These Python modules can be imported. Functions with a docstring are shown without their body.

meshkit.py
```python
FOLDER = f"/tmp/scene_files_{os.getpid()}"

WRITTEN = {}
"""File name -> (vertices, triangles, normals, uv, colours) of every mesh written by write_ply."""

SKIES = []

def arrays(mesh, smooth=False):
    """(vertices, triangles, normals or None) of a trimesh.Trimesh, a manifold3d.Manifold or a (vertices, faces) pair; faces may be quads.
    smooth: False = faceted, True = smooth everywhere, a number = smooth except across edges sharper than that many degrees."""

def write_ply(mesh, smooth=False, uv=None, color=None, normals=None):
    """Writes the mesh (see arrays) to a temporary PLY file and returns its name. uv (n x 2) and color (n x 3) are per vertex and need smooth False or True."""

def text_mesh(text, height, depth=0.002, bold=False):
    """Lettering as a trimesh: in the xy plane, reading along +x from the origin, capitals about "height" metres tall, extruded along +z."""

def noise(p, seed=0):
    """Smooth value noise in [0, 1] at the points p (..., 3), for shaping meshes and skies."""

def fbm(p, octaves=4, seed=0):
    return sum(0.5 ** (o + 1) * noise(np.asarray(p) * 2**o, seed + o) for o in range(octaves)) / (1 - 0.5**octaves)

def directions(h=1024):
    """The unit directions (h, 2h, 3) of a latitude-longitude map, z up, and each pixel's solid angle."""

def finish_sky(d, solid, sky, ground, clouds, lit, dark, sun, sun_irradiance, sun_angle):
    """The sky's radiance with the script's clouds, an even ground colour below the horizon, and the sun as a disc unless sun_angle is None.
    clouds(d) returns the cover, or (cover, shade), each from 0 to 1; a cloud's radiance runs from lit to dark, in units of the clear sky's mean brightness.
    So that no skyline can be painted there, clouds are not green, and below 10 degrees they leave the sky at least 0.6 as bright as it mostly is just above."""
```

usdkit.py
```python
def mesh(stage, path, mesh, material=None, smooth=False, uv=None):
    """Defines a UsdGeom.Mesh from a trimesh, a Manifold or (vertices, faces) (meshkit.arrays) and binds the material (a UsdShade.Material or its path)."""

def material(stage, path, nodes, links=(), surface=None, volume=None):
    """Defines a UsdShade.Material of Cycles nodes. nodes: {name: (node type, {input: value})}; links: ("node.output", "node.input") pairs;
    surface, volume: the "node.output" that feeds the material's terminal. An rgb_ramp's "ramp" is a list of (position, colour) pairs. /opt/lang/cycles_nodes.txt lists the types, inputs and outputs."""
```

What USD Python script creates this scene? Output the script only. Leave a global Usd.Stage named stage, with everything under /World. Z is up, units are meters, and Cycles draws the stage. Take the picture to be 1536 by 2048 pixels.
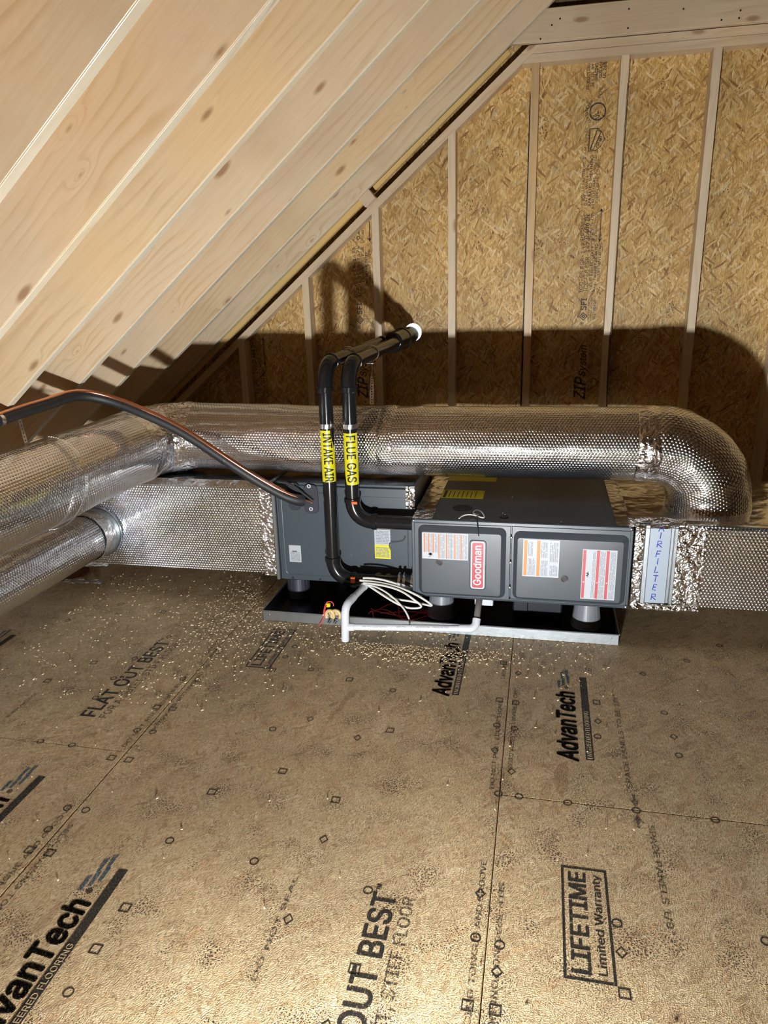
import math, random
import numpy as np, trimesh
from shapely.geometry import Polygon, Point, box as sbox
from pxr import Usd, UsdGeom, UsdLux, UsdShade, Sdf, Gf, Vt
import usdkit
from meshkit import text_mesh, fbm, noise as vnoise

stage = Usd.Stage.CreateInMemory()
UsdGeom.SetStageUpAxis(stage, UsdGeom.Tokens.z)
UsdGeom.SetStageMetersPerUnit(stage, 1.0)
UsdGeom.Xform.Define(stage, '/World')
UsdGeom.Scope.Define(stage, '/World/Looks')
rng = np.random.default_rng(7)
PI = math.pi

# ------------------------------------------------------------------ camera, light, sky, exposure
EXPOSURE = 0.12
cam = UsdGeom.Camera.Define(stage, '/World/camera')
R_, U_, W_ = np.array([0.9783, 0.2053, -0.0272]), np.array([-0.0373, 0.3037, 0.9520]), np.array([-0.2037, 0.9304, -0.3048])
cam.AddTransformOp().Set(Gf.Matrix4d(*[float(v) for v in (*R_, 0, *U_, 0, *(-W_), 0, 0, 0, 1.4694, 1)]))
cam.CreateHorizontalApertureAttr(36.0); cam.CreateVerticalApertureAttr(48.0)
cam.CreateFocalLengthAttr(1465.83 / 1536 * 36)
cam.CreateClippingRangeAttr(Gf.Vec2f(0.02, 100))
cam.CreateExposureAttr(EXPOSURE)

LAMP, LAMP_TILT, LAMP_POWER = (-0.16, 0.22, 0.115), 12.0, 3400.0
dome = UsdLux.DomeLight.Define(stage, '/World/daylight')          # seen only through the gap round the vent
dome.CreateIntensityAttr(2.0); dome.CreateColorAttr(Gf.Vec3f(0.75, 0.9, 1.0))

# ------------------------------------------------------------------ helpers
used, base_of = {}, {'/World': np.zeros(3)}
def path_of(name, parent):
    pp = '/World' if parent is None else str(parent.GetPath())
    k = used.get((pp, name), 0); used[(pp, name)] = k + 1
    return pp + '/' + (name if k == 0 else f'{name}_{k:03d}')
def tag(prim, label=None, cat=None, group=None, kind=None):
    for k, v in (('label', label), ('category', cat), ('group', group), ('kind', kind)):
        if v: prim.SetCustomDataByKey(k, v)
    return prim
def thing(name, loc, label=None, cat=None, group=None, kind=None):
    p = path_of(name, None); x = UsdGeom.Xform.Define(stage, p)
    x.AddTranslateOp().Set(Gf.Vec3d(*map(float, loc))); base_of[p] = np.array(loc, float)
    return tag(x.GetPrim(), label, cat, group, kind)
def obj(name, mesh, mat, parent=None, smooth=30, label=None, cat=None, group=None, kind=None):
    """One mesh; vertices are given in world metres and stored relative to the base of the thing."""
    p = path_of(name, parent); b = base_of['/World' if parent is None else str(parent.GetPath())]
    uv = None
    if isinstance(mesh, tuple) and len(mesh) == 3: v, f, uv = mesh; smooth = True
    elif isinstance(mesh, tuple): v, f = mesh
    else: v, f = np.array(mesh.vertices), np.array(mesh.faces)
    m = usdkit.mesh(stage, p, (np.asarray(v, float) - b, f), MATS[mat], smooth, uv)
    base_of[p] = b
    return tag(m.GetPrim(), label, cat, group, kind)
def cat_(ms): return trimesh.util.concatenate([m if isinstance(m, trimesh.Trimesh) else trimesh.Trimesh(m[0], m[1], process=False) for m in ms])

def cbox(x0, x1, y0, y1, z0, z1, b=0.002):
    lo, hi = np.array([x0, y0, z0]), np.array([x1, y1, z1]); b = min(b, (hi - lo).min() / 2.2); pts = []
    for s in np.ndindex(2, 2, 2):
        c = np.where(s, hi, lo); d = np.where(s, -b, b)
        for k in range(3):
            e = d.copy(); e[k] = 0; pts.append(c + e)
    return trimesh.convex.convex_hull(np.array(pts))
def plain(x0, x1, y0, y1, z0, z1):
    m = trimesh.creation.box(extents=(x1 - x0, y1 - y0, z1 - z0)); m.apply_translation(((x0 + x1) / 2, (y0 + y1) / 2, (z0 + z1) / 2)); return m
def prism(poly, y0, y1):
    """polygon in (x, z), from y0 to y1"""
    out = []
    for g in getattr(poly, 'geoms', [poly]):
        m = trimesh.creation.extrude_polygon(g, abs(y1 - y0), engine='earcut'); v = np.array(m.vertices)
        out.append(trimesh.Trimesh(np.c_[v[:, 0], max(y0, y1) - v[:, 2], v[:, 1]], m.faces, process=False))
    return cat_(out)
def board(p, q, t, u, depth, bev=0.003, seg=1):
    """lumber: p, q ends of one edge, u unit width direction, depth along +y, t width along u; chamfered"""
    p, q, u = map(lambda a: np.array(a, float), (p, q, u)); d = (q - p); L = np.linalg.norm(d); d /= L; n = np.array([0, 1.0, 0])
    c = cbox(0, L, 0, t, 0, depth, bev); v = np.array(c.vertices)
    f = c.faces if np.dot(np.cross(d, u), n) > 0 else c.faces[:, ::-1]
    return trimesh.Trimesh(p + v[:, :1] * d + v[:, 1:2] * u + v[:, 2:] * n, f, process=False)
def rrect(x0, x1, z0, z1, r, n=5):
    return np.array([(cx + r * math.cos(a), cz + r * math.sin(a)) for cx, cz, a0 in ((x1 - r, z1 - r, 0), (x0 + r, z1 - r, PI / 2), (x0 + r, z0 + r, PI), (x1 - r, z0 + r, 1.5 * PI)) for a in np.linspace(a0, a0 + PI / 2, n)])
def loft_panel(rings):
    """rings of (points (x,z), y), same count, ccw seen from the camera side (-y); last ring is capped"""
    n = len(rings[0][0]); v = np.concatenate([np.c_[r[:, 0], np.full(n, y), r[:, 1]] for r, y in rings]); f = []
    for k in range(len(rings) - 1):
        for i in range(n):
            a, b, c, d = k * n + i, k * n + (i + 1) % n, (k + 1) * n + (i + 1) % n, (k + 1) * n + i
            f += [(a, b, c), (a, c, d)]
    c0 = (len(rings) - 1) * n
    v = np.vstack([v, [[rings[-1][0][:, 0].mean(), rings[-1][1], rings[-1][0][:, 1].mean()]]])
    f += [(c0 + i, c0 + (i + 1) % n, len(v) - 1) for i in range(n)]
    return trimesh.Trimesh(v, f, process=False)
def smooth_path(pts, n=60):
    from scipy.interpolate import CubicSpline
    pts = np.array(pts, float); t = np.r_[0, np.cumsum(np.linalg.norm(np.diff(pts, axis=0), axis=1))]
    return CubicSpline(t, pts)(np.linspace(0, t[-1], n))
def tube(path, r, n=24, caps=True, up=(0, 0, 1), amp=0.0, freq=8.0, seed=0):
    """swept tube with uv in metres; the seam lies at the side opposite to 'up' turned by the sweep"""
    P = np.array(path, float); N = len(P); r = np.broadcast_to(np.asarray(r, float), (N,))
    T = np.gradient(P, axis=0); T /= np.linalg.norm(T, axis=1, keepdims=True)
    a = np.array(up, float); a -= T[0] * (a @ T[0]); a /= np.linalg.norm(a); A = [a]
    for i in range(1, N):
        a = A[-1] - T[i] * (A[-1] @ T[i]); A.append(a / np.linalg.norm(a))
    A = np.array(A); B = np.cross(T, A); th = np.linspace(0, 2 * PI, n + 1)
    D = A[:, None] * np.cos(th)[None, :, None] + B[:, None] * np.sin(th)[None, :, None]
    V = P[:, None] + D * r[:, None, None]
    if amp:
        V = P[:, None] + D * (r[:, None, None] + amp * (fbm(V * freq, 3, seed)[..., None] - 0.5) * 2)
    s = np.r_[0, np.cumsum(np.linalg.norm(np.diff(P, axis=0), axis=1))]
    uv = np.stack(np.broadcast_arrays(s[:, None], th[None] * r.mean()), -1).reshape(-1, 2)
    V = V.reshape(-1, 3); i, j = np.meshgrid(np.arange(N - 1), np.arange(n), indexing='ij'); q = (i * (n + 1) + j).ravel()
    f = np.concatenate([np.stack([q, q + 1, q + n + 2], 1), np.stack([q, q + n + 2, q + n + 1], 1)])
    f = f[:, ::-1] if np.dot(np.cross(V[1] - V[0], V[n + 1] - V[0]), D[0, 0]) > 0 and False else f
    # orient outward
    c = V[f[0]].mean(0) - P[0]; nrm = np.cross(V[f[0][1]] - V[f[0][0]], V[f[0][2]] - V[f[0][0]])
    if nrm @ c < 0: f = f[:, ::-1]
    if caps:
        for e, k in ((0, 0), (N - 1, 1)):
            o = len(V); ring = V[e * (n + 1):e * (n + 1) + n]
            V = np.vstack([V, ring, P[e]]); uv = np.vstack([uv, np.zeros((n + 1, 2))])
            g = np.array([(o + t, o + (t + 1) % n, o + n) for t in range(n)])
            nn = np.cross(V[g[0][1]] - V[g[0][0]], V[g[0][2]] - V[g[0][0]])
            if (nn @ T[e] > 0) != bool(k): g = g[:, ::-1]
            f = np.vstack([f, g])
    return V, f, uv
def nouv(m): return trimesh.Trimesh(m[0], m[1], process=False)
def rod(p, q, r, n=20, bev=0.0):
    p, q = np.array(p, float), np.array(q, float)
    if bev:
        d = (q - p) / np.linalg.norm(q - p)
        P = [p, p + d * 1e-5, p + d * bev, q - d * bev, q - d * 1e-5, q]; rr = [r - bev, r - bev, r, r, r - bev, r - bev]
        return nouv(tube(P, rr, n, True, up=(0.3, 0.2, 1)))
    return nouv(tube([p, q], r, n, True, up=(0.3, 0.2, 1)))
def lathe(profile, center, n=36):
    """profile of (r, z) from bottom axis to top axis"""
    pr = np.array(profile, float); th = np.linspace(0, 2 * PI, n, endpoint=False)
    V = np.stack([pr[:, None, 0] * np.cos(th), pr[:, None, 0] * np.sin(th), np.broadcast_to(pr[:, None, 1], (len(pr), n))], -1).reshape(-1, 3) + np.array(center)
    f = []
    for k in range(len(pr) - 1):
        for i in range(n):
            a, b = k * n + i, k * n + (i + 1) % n; f += [(a, b, b + n), (a, b + n, a + n)]
    return trimesh.Trimesh(V, f, process=False)
def sheet(o, u, v, nu, nv, amp=0.0, freq=6.0, seed=0, edge=True, fold=0.0):
    """grid from o spanned by u, v (normal u x v) with puffs/crumples along the normal; uv in metres"""
    o, u, v = map(lambda a: np.array(a, float), (o, u, v)); n = np.cross(u, v); n /= np.linalg.norm(n)
    s, t = np.meshgrid(np.linspace(0, 1, nu), np.linspace(0, 1, nv), indexing='ij')
    V = o + s[..., None] * u + t[..., None] * v
    h = (fbm(V * freq, 4, seed) - 0.5) * 2 * amp
    if fold: h += fold * (1 - np.abs(2 * fbm(V * freq * 2.3, 3, seed + 9) - 1) * 3)
    if edge: h = h * np.minimum(1, 6 * np.minimum(np.minimum(s, 1 - s), np.minimum(t, 1 - t))) + amp * 2.0 * (s * (1 - s) * t * (1 - t)) * 8 * (edge == 2)
    V = V + h[..., None] * n
    uv = np.stack([s * np.linalg.norm(u), t * np.linalg.norm(v)], -1).reshape(-1, 2)
    i, j = np.meshgrid(np.arange(nu - 1), np.arange(nv - 1), indexing='ij'); q = (i * nv + j).ravel()
    f = np.concatenate([np.stack([q, q + nv, q + nv + 1], 1), np.stack([q, q + nv + 1, q + 1], 1)])
    return V.reshape(-1, 3), f, uv
def join_uv(ms):
    V, F, UV, k = [], [], [], 0
    for v, f, uv in ms: V.append(v); F.append(f + k); UV.append(uv); k += len(v)
    return np.vstack(V), np.vstack(F), np.vstack(UV)
def foil_box(x0, x1, y0, y1, z0, z1, faces='fltb', amp=0.005, seed=0):
    """wrapped box: f front(-y) k back l left r right t top b bottom"""
    d = {'f': ((x0, y0, z0), (x1 - x0, 0, 0), (0, 0, z1 - z0)), 'k': ((x1, y1, z0), (x0 - x1, 0, 0), (0, 0, z1 - z0)),
         'l': ((x0, y1, z0), (0, y0 - y1, 0), (0, 0, z1 - z0)), 'r': ((x1, y0, z0), (0, y1 - y0, 0), (0, 0, z1 - z0)),
         't': ((x0, y0, z1), (x1 - x0, 0, 0), (0, y1 - y0, 0)), 'b': ((x0, y1, z0), (x1 - x0, 0, 0), (0, y0 - y1, 0))}
    return join_uv([sheet(*d[c], 60, 40, amp, 7, seed + i, 2) for i, c in enumerate(faces)])
# lettering: text_mesh reads along +x, letter tops +y, thickness +z
def text_on(text, length, h, o, ax, ay, bold=False, depth=0.0006, shear=0.0):
    m = text_mesh(text, h, depth, bold); v = np.array(m.vertices); v[:, 0] -= v[:, 0].min()
    if length: v[:, 0] *= length / v[:, 0].max()
    v[:, 0] += shear * v[:, 1]
    ax, ay = np.array(ax, float), np.array(ay, float); az = np.cross(ax, ay)
    return trimesh.Trimesh(np.array(o, float) + v[:, :1] * ax + v[:, 1:2] * ay + (v[:, 2:] - depth * 0.4) * az, m.faces, process=False)
def floor_text(t, x, y, length, h, **k): return text_on(t, length, h, (x, y, 0), (0, 1, 0), (-1, 0, 0), **k)
def floor_text_down(t, x, y, length, h, **k): return text_on(t, length, h, (x, y, 0), (0, -1, 0), (1, 0, 0), **k)
WALL = 4.155
def wall_text(t, x, z, length, h, **k): return text_on(t, length, h, (x, WALL, z), (0, 0, 1), (-1, 0, 0), **k)
def flat_poly(poly, to, depth=0.0006):
    """shapely polygon in (a, b) put in place by to(v)"""
    ms = [trimesh.creation.extrude_polygon(g, depth, engine='earcut') for g in getattr(poly, 'geoms', [poly])]
    return [trimesh.Trimesh(to(np.array(m.vertices) - [0, 0, depth * 0.4]), m.faces, process=False) for m in ms]
def floor_poly(poly): return flat_poly(poly, lambda v: v)                                         # (x, y)
def wall_poly(poly): return flat_poly(poly, lambda v: np.c_[v[:, 0], WALL - v[:, 2], v[:, 1]])     # (x, z)

# ------------------------------------------------------------------ materials
MATS = {}
class G:
    def __init__(s, name): s.name, s.n, s.l = name, {}, []
    def __call__(s, kind, **i):
        k = f'n{len(s.n)}'; vals = {}
        for a, b in i.items():
            if isinstance(b, str) and b.startswith('n') and '.' in b: s.l.append((b, f'{k}.{a}'))
            else: vals[a] = b
        s.n[k] = (kind, vals); return k
    def done(s, surface): MATS[s.name] = usdkit.material(stage, '/World/Looks/' + s.name, s.n, s.l, surface=surface)
def simple(name, color, rough=0.5, metal=0.0, bump=None, **k):
    g = G(name); x = {}
    if bump:
        p = g('geometry'); nz = g('noise_texture', vector=p + '.position', scale=bump[0], detail=4.0, roughness=0.6)
        x['normal'] = g('bump', height=nz + '.fac', strength=bump[1], distance=bump[2]) + '.normal'
    b = g('principled_bsdf', base_color=color, roughness=rough, metallic=metal, **x, **k); g.done(b + '.BSDF')

def wood(name, rot, light, dark, seed=0.0, sheen=0.42, bump=0.25, knots=0.5, ring=26.0):
    """sawn softwood; rot turns the grain direction to x"""
    g = G(name); p = g('geometry')
    m = g('mapping', mapping_type='point', vector=p + '.position', rotation=rot, location=(seed, seed * 0.37, seed * 0.71))
    sk = g('separate_xyz', vector=m + '.vector')
    kx0 = g('math', math_type='multiply', value1=sk + '.y', value2=17.3)
    kx = g('math', math_type='multiply_add', value1=sk + '.x', value2=2.9, value3=kx0 + '.value')
    kz0 = g('math', math_type='multiply', value1=sk + '.y', value2=5.1)
    kz = g('math', math_type='multiply_add', value1=sk + '.z', value2=8.0, value3=kz0 + '.value')
    kv = g('combine_xyz', x=kx + '.value', y=kz + '.value', z=0.0)
    vo = g('voronoi_texture', dimensions='2D', feature='f1', vector=kv + '.vector', scale=1.0, randomness=1.0)
    kd = g('map_range', value=vo + '.distance', from_min=0.0, from_max=0.30, to_min=1.0, to_max=0.0, clamp=True)
    kc = g('separate_color', color=vo + '.color')
    on = g('math', math_type='greater_than', value1=kc + '.r', value2=knots)
    kd2 = g('math', math_type='multiply', value1=kd + '.result', value2=on + '.value')
    kp = g('math', math_type='power', value1=kd2 + '.value', value2=2.0)
    w = g('mapping', mapping_type='point', vector=m + '.vector', scale=(0.9, 2.46, 3.0))
    nz = g('noise_texture', vector=w + '.vector', scale=1.0, detail=3.0, roughness=0.5)
    s = g('separate_xyz', vector=m + '.vector')
    a = g('math', math_type='multiply', value1=s + '.z', value2=1.0)
    a2 = g('math', math_type='multiply_add', value1=nz + '.fac', value2=0.26, value3=a + '.value')
    a3 = g('math', math_type='multiply_add', value1=kp + '.value', value2=0.10, value3=a2 + '.value')
    r = g('math', math_type='multiply', value1=a3 + '.value', value2=ring)
    fr = g('math', math_type='fraction', value1=r + '.value')
    rr = g('rgb_ramp', fac=fr + '.value', ramp=[(0, (0.05,) * 3), (0.55, (0.1,) * 3), (0.88, (0.95,) * 3), (0.97, (0.5,) * 3), (1, (0.05,) * 3)])
    pat = g('noise_texture', vector=m + '.vector', scale=3.5, detail=2.0)
    rs = g('separate_color', color=rr + '.color')
    patm = g('map_range', value=pat + '.fac', from_min=0.4, from_max=0.65, to_min=0.04, to_max=0.55, clamp=True)
    rf = g('math', math_type='multiply', value1=rs + '.r', value2=patm + '.result')
    fm = g('mapping', mapping_type='point', vector=m + '.vector', scale=(5, 130, 130))
    fn = g('noise_texture', vector=fm + '.vector', scale=1.0, detail=3.0)
    fv = g('map_range', value=fn + '.fac', from_min=0.3, from_max=0.7, to_min=0.0, to_max=0.22, clamp=True)
    f2 = g('math', math_type='add', value1=rf + '.value', value2=fv + '.result', use_clamp=True)
    c1 = g('mix_color', blend_type='mix', fac=f2 + '.value', a=light, b=dark)
    big = g('noise_texture', vector=m + '.vector', scale=1.7, detail=3.0)
    bc = g('rgb_ramp', fac=big + '.fac', ramp=[(0.3, (0.86, 0.83, 0.80)), (0.5, (1, 1, 1)), (0.7, (1.06, 1.0, 0.9))])
    c2 = g('mix_color', blend_type='multiply', fac=1.0, a=c1 + '.result', b=bc + '.color')
    kr = g('math', math_type='multiply_add', value1=kc + '.b', value2=-0.36, value3=kd2 + '.value')
    core = g('map_range', value=kr + '.value', from_min=0.50, from_max=0.74, to_min=0.0, to_max=0.72, clamp=True)
    c3 = g('mix_color', blend_type='mix', fac=core + '.result', a=c2 + '.result', b=(0.26, 0.125, 0.05))
    hb = g('noise_texture', vector=m + '.vector', scale=9.0, detail=1.5)
    bp = g('bump', height=hb + '.fac', strength=bump, distance=0.006)
    rg = g('map_range', value=pat + '.fac', from_min=0.35, from_max=0.7, to_min=sheen - 0.1, to_max=sheen + 0.12, clamp=True)
    b = g('principled_bsdf', base_color=c3 + '.result', roughness=rg + '.result', normal=bp + '.normal', specular_ior_level=0.55)
    g.done(b + '.BSDF')

def osb(name, plane, sc, ramp, angles, fibre, tint, rough, bump, warp_amt=0.02, speck=(55, 0.2, 0.5), speck_col=(0.05, 0.03, 0.015), blotch=(2.2, 0.8, 1.08), fine_s=130.0, mixh=(0.9, 0.9), fcon=1.0):
    """strand board: layers of long flakes lying at several angles in the board's plane (flat 2D pattern in metres)"""
    g = G(name); ps = g('separate_xyz', vector=g('geometry') + '.position')
    p = g('combine_xyz', x=ps + '.x', y=ps + ('.z' if plane == 'xz' else '.y'), z=0.0) + '.vector'
    wn = g('noise_texture', dimensions='2D', vector=p, scale=22.0, detail=1.0)
    wv = g('vector_math', math_type='subtract', vector1=wn + '.color', vector2=(0.5, 0.5, 0.5))
    ws = g('vector_math', math_type='scale', vector1=wv + '.vector', scale=warp_amt)
    wp = g('vector_math', math_type='add', vector1=p, vector2=ws + '.vector') + '.vector'
    col = None
    for k, (ang, th, *mul) in enumerate(angles):
        mu = mul[0] if mul else 1.0
        r = g('mapping', mapping_type='point', vector=wp, rotation=(0, 0, ang), location=(k * 3.1, k * 1.7, 0))
        m = g('mapping', mapping_type='point', vector=r + '.vector', scale=(sc[0] * mu, sc[1] * mu, 1.0))
        v = g('voronoi_texture', dimensions='2D', feature='f1', vector=m + '.vector', scale=1.0, randomness=0.95)
        s = g('separate_color', color=v + '.color')
        c = g('rgb_ramp', fac=s + '.r', ramp=ramp) + '.color'
        if col is None: col = c
        else:
            on = g('math', math_type='greater_than', value1=s + '.g', value2=th)
            col = g('mix_color', blend_type='mix', fac=on + '.value', a=col, b=c) + '.result'
    fm = g('mapping', mapping_type='point', vector=wp, rotation=(0, 0, angles[0][0]))
    fm2 = g('mapping', mapping_type='point', vector=fm + '.vector', scale=(fibre[0], fibre[1], 1.0))
    fn = g('noise_texture', dimensions='2D', vector=fm2 + '.vector', scale=1.0, detail=3.0, roughness=0.65)
    fr = g('rgb_ramp', fac=fn + '.fac', ramp=[(0.25, tuple(1 - fcon * a for a in (0.38, 0.42, 0.48))), (0.5, (1, 1, 1)), (0.75, tuple(1 + fcon * a for a in (0.22, 0.24, 0.26)))])
    col = g('mix_color', blend_type='multiply', fac=1.0, a=col, b=fr + '.color', use_clamp=False) + '.result'
    if speck:
        sv = g('voronoi_texture', dimensions='2D', feature='f1', vector=wp, scale=float(speck[0]), randomness=1.0)
        sn = g('noise_texture', dimensions='2D', vector=p, scale=9.0, detail=1.0)
        th = g('map_range', value=sn + '.fac', from_min=speck[2], from_max=0.80, to_min=0.0, to_max=speck[1], clamp=True)
        sp = g('math', math_type='less_than', value1=sv + '.distance', value2=th + '.result')
        col = g('mix_color', blend_type='mix', fac=sp + '.value', a=col, b=speck_col) + '.result'
    bn = g('noise_texture', dimensions='2D', vector=p, scale=float(blotch[0]), detail=2.0)
    br = g('map_range', value=bn + '.fac', from_min=0.3, from_max=0.7, to_min=blotch[1], to_max=blotch[2], clamp=True)
    bt = g('vector_math', math_type='scale', vector1=tint, scale=br + '.result')
    col = g('mix_color', blend_type='multiply', fac=1.0, a=col, b=bt + '.vector', use_clamp=False) + '.result'
    x = {}
    if bump:
        fine = g('noise_texture', dimensions='2D', vector=p, scale=fine_s, detail=2.0, roughness=0.65)
        h = g('math', math_type='multiply', value1=fine + '.fac', value2=mixh[1]) + '.value'
        if mixh[0]:
            f3 = g('noise_texture', dimensions='2D', vector=fm2 + '.vector', scale=1.0, detail=1.0, roughness=0.6)
            h = g('math', math_type='multiply_add', value1=f3 + '.fac', value2=mixh[0], value3=h) + '.value'
        x['normal'] = g('bump', height=h, strength=bump[0], distance=bump[1]) + '.normal'
    b = g('principled_bsdf', base_color=col, roughness=rough, specular_ior_level=0.45, **x); g.done(b + '.BSDF')

def foil(name, pitch=0.0135, bub=0.7, wrinkle=(11.0, 0.11), rough=0.12, tint=(0.80, 0.81, 0.84), crease=0.0):
    """aluminium faced insulation; uv in metres carries the hexagonal bubbles"""
    g = G(name); p = g('geometry'); h = None
    if bub:
        u = g('uvmap', attribute='st')
        dd = []
        for off in ((0.0, 0.0, 0.0), (0.5, 0.5, 0.0)):
            sc = g('mapping', mapping_type='point', vector=u + '.UV', scale=(1 / pitch, 1 / (pitch * 1.732), 0.0), location=off)
            fr = g('vector_math', math_type='fraction', vector1=sc + '.vector')
            ce = g('vector_math', math_type='subtract', vector1=fr + '.vector', vector2=(0.5, 0.5, 0.0))
            an = g('vector_math', math_type='multiply', vector1=ce + '.vector', vector2=(1.0, 1.732, 0.0))
            dd.append(g('vector_math', math_type='length', vector1=an + '.vector') + '.value')
        d = g('math', math_type='minimum', value1=dd[0], value2=dd[1])
        h = g('map_range', range_type='smoothstep', value=d + '.value', from_min=0.08, from_max=0.44, to_min=1.0, to_max=0.0, clamp=True) + '.result'
    nz = g('noise_texture', vector=p + '.position', scale=wrinkle[0], detail=3.0, roughness=0.55)
    b1 = g('bump', height=nz + '.fac', strength=wrinkle[1], distance=0.03)
    nrm = b1 + '.normal'
    if crease:
        cm = g('mapping', mapping_type='point', vector=p + '.position', scale=(60, 60, 60))
        cn = g('noise_texture', vector=cm + '.vector', scale=1.0, detail=3.0, distortion=1.5, type='ridged_multifractal')
        nrm = g('bump', height=cn + '.fac', strength=crease, distance=0.004, normal=nrm) + '.normal'
    if bub: nrm = g('bump', height=h, strength=bub, distance=0.0025, normal=nrm) + '.normal'
    b = g('principled_bsdf', base_color=tint, metallic=1.0, roughness=rough, normal=nrm); g.done(b + '.BSDF')

def ink(name, color, wear=0.42, scale=260.0):
    g = G(name); p = g('geometry'); nz = g('noise_texture', vector=p + '.position', scale=scale, detail=3.0, roughness=0.7)
    k = g('map_range', value=nz + '.fac', from_min=wear - 0.03, from_max=wear + 0.05, to_min=0.0, to_max=0.92, clamp=True)
    b = g('principled_bsdf', base_color=color, roughness=0.6); t = g('transparent_bsdf')
    m = g('mix_closure', fac=k + '.result', closure1=t + '.BSDF', closure2=b + '.BSDF'); g.done(m + '.closure')

ANG = math.atan(0.8372)
PALE, PALE_D = (0.72, 0.57, 0.385), (0.50, 0.31, 0.145)
for k in range(3): wood(f'rafter_wood_{k}', (0, ANG, 0), [(0.70, 0.56, 0.385), (0.66, 0.525, 0.37), (0.69, 0.54, 0.345)][k], (0.50, 0.32, 0.15), seed=3.3 * k + 0.4)
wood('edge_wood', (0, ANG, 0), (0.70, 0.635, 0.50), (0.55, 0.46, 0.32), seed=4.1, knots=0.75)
wood('stud_wood', (0, PI / 2, 0), (0.66, 0.54, 0.38), (0.5, 0.35, 0.2), seed=1.9, knots=0.6)
wood('stud_wood_warm', (0, PI / 2, 0), (0.60, 0.42, 0.22), (0.42, 0.25, 0.10), seed=5.2, knots=0.7)
wood('beam_wood', (0, 0, 0), (0.62, 0.50, 0.345), (0.43, 0.29, 0.16), seed=2.6, knots=0.5)
wood('gold_wood', (0, ANG, 0), (0.62, 0.44, 0.17), (0.5, 0.32, 0.1), seed=7.7, knots=0.8)
OSB_RAMP = [(0.0, (0.24, 0.115, 0.032)), (0.06, (0.40, 0.23, 0.07)), (0.3, (0.50, 0.305, 0.098)), (0.6, (0.585, 0.39, 0.145)), (0.85, (0.66, 0.47, 0.21)), (0.95, (0.74, 0.58, 0.33)), (1.0, (0.42, 0.33, 0.19))]
osb('wall_osb', 'xz', (125.0, 20.0), OSB_RAMP, [(0.04, 0), (-0.36, 0.45), (0.42, 0.52), (-0.85, 0.80), (0.95, 0.85)], (260.0, 28.0), (0.98, 0.94, 0.86), 0.5, (0.5, 0.0022), warp_amt=0.007, speck=(62, 0.17, 0.53), mixh=(1.2, 0.8))
FL_RAMP = [(0.0, (0.44, 0.30, 0.165)), (0.1, (0.53, 0.39, 0.225)), (0.5, (0.59, 0.45, 0.265)), (0.85, (0.64, 0.50, 0.31)), (0.95, (0.56, 0.37, 0.20)), (1.0, (0.69, 0.56, 0.37))]
osb('floor_osb', 'xy', (85.0, 22.0), FL_RAMP, [(0.3, 0), (-0.4, 0.5), (0.9, 0.6), (0.15, 0.955, 0.33)], (380.0, 85.0), (1.10, 1.08, 1.02), 0.55, (0.75, 0.003), warp_amt=0.02, speck=(150, 0.31, 0.37), speck_col=(0.07, 0.045, 0.025), blotch=(1.6, 0.82, 1.08), fine_s=300.0, mixh=(0.9, 2.0), fcon=1.8)
osb('deck_osb', 'xy', (40.0, 10.0), FL_RAMP, [(0.3, 0)], (150.0, 30.0), (0.85, 0.8, 0.7), 0.6, None, speck=None)
foil('bubble_foil'); foil('bubble_foil_box', wrinkle=(9.0, 0.12), bub=0.85)
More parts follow.
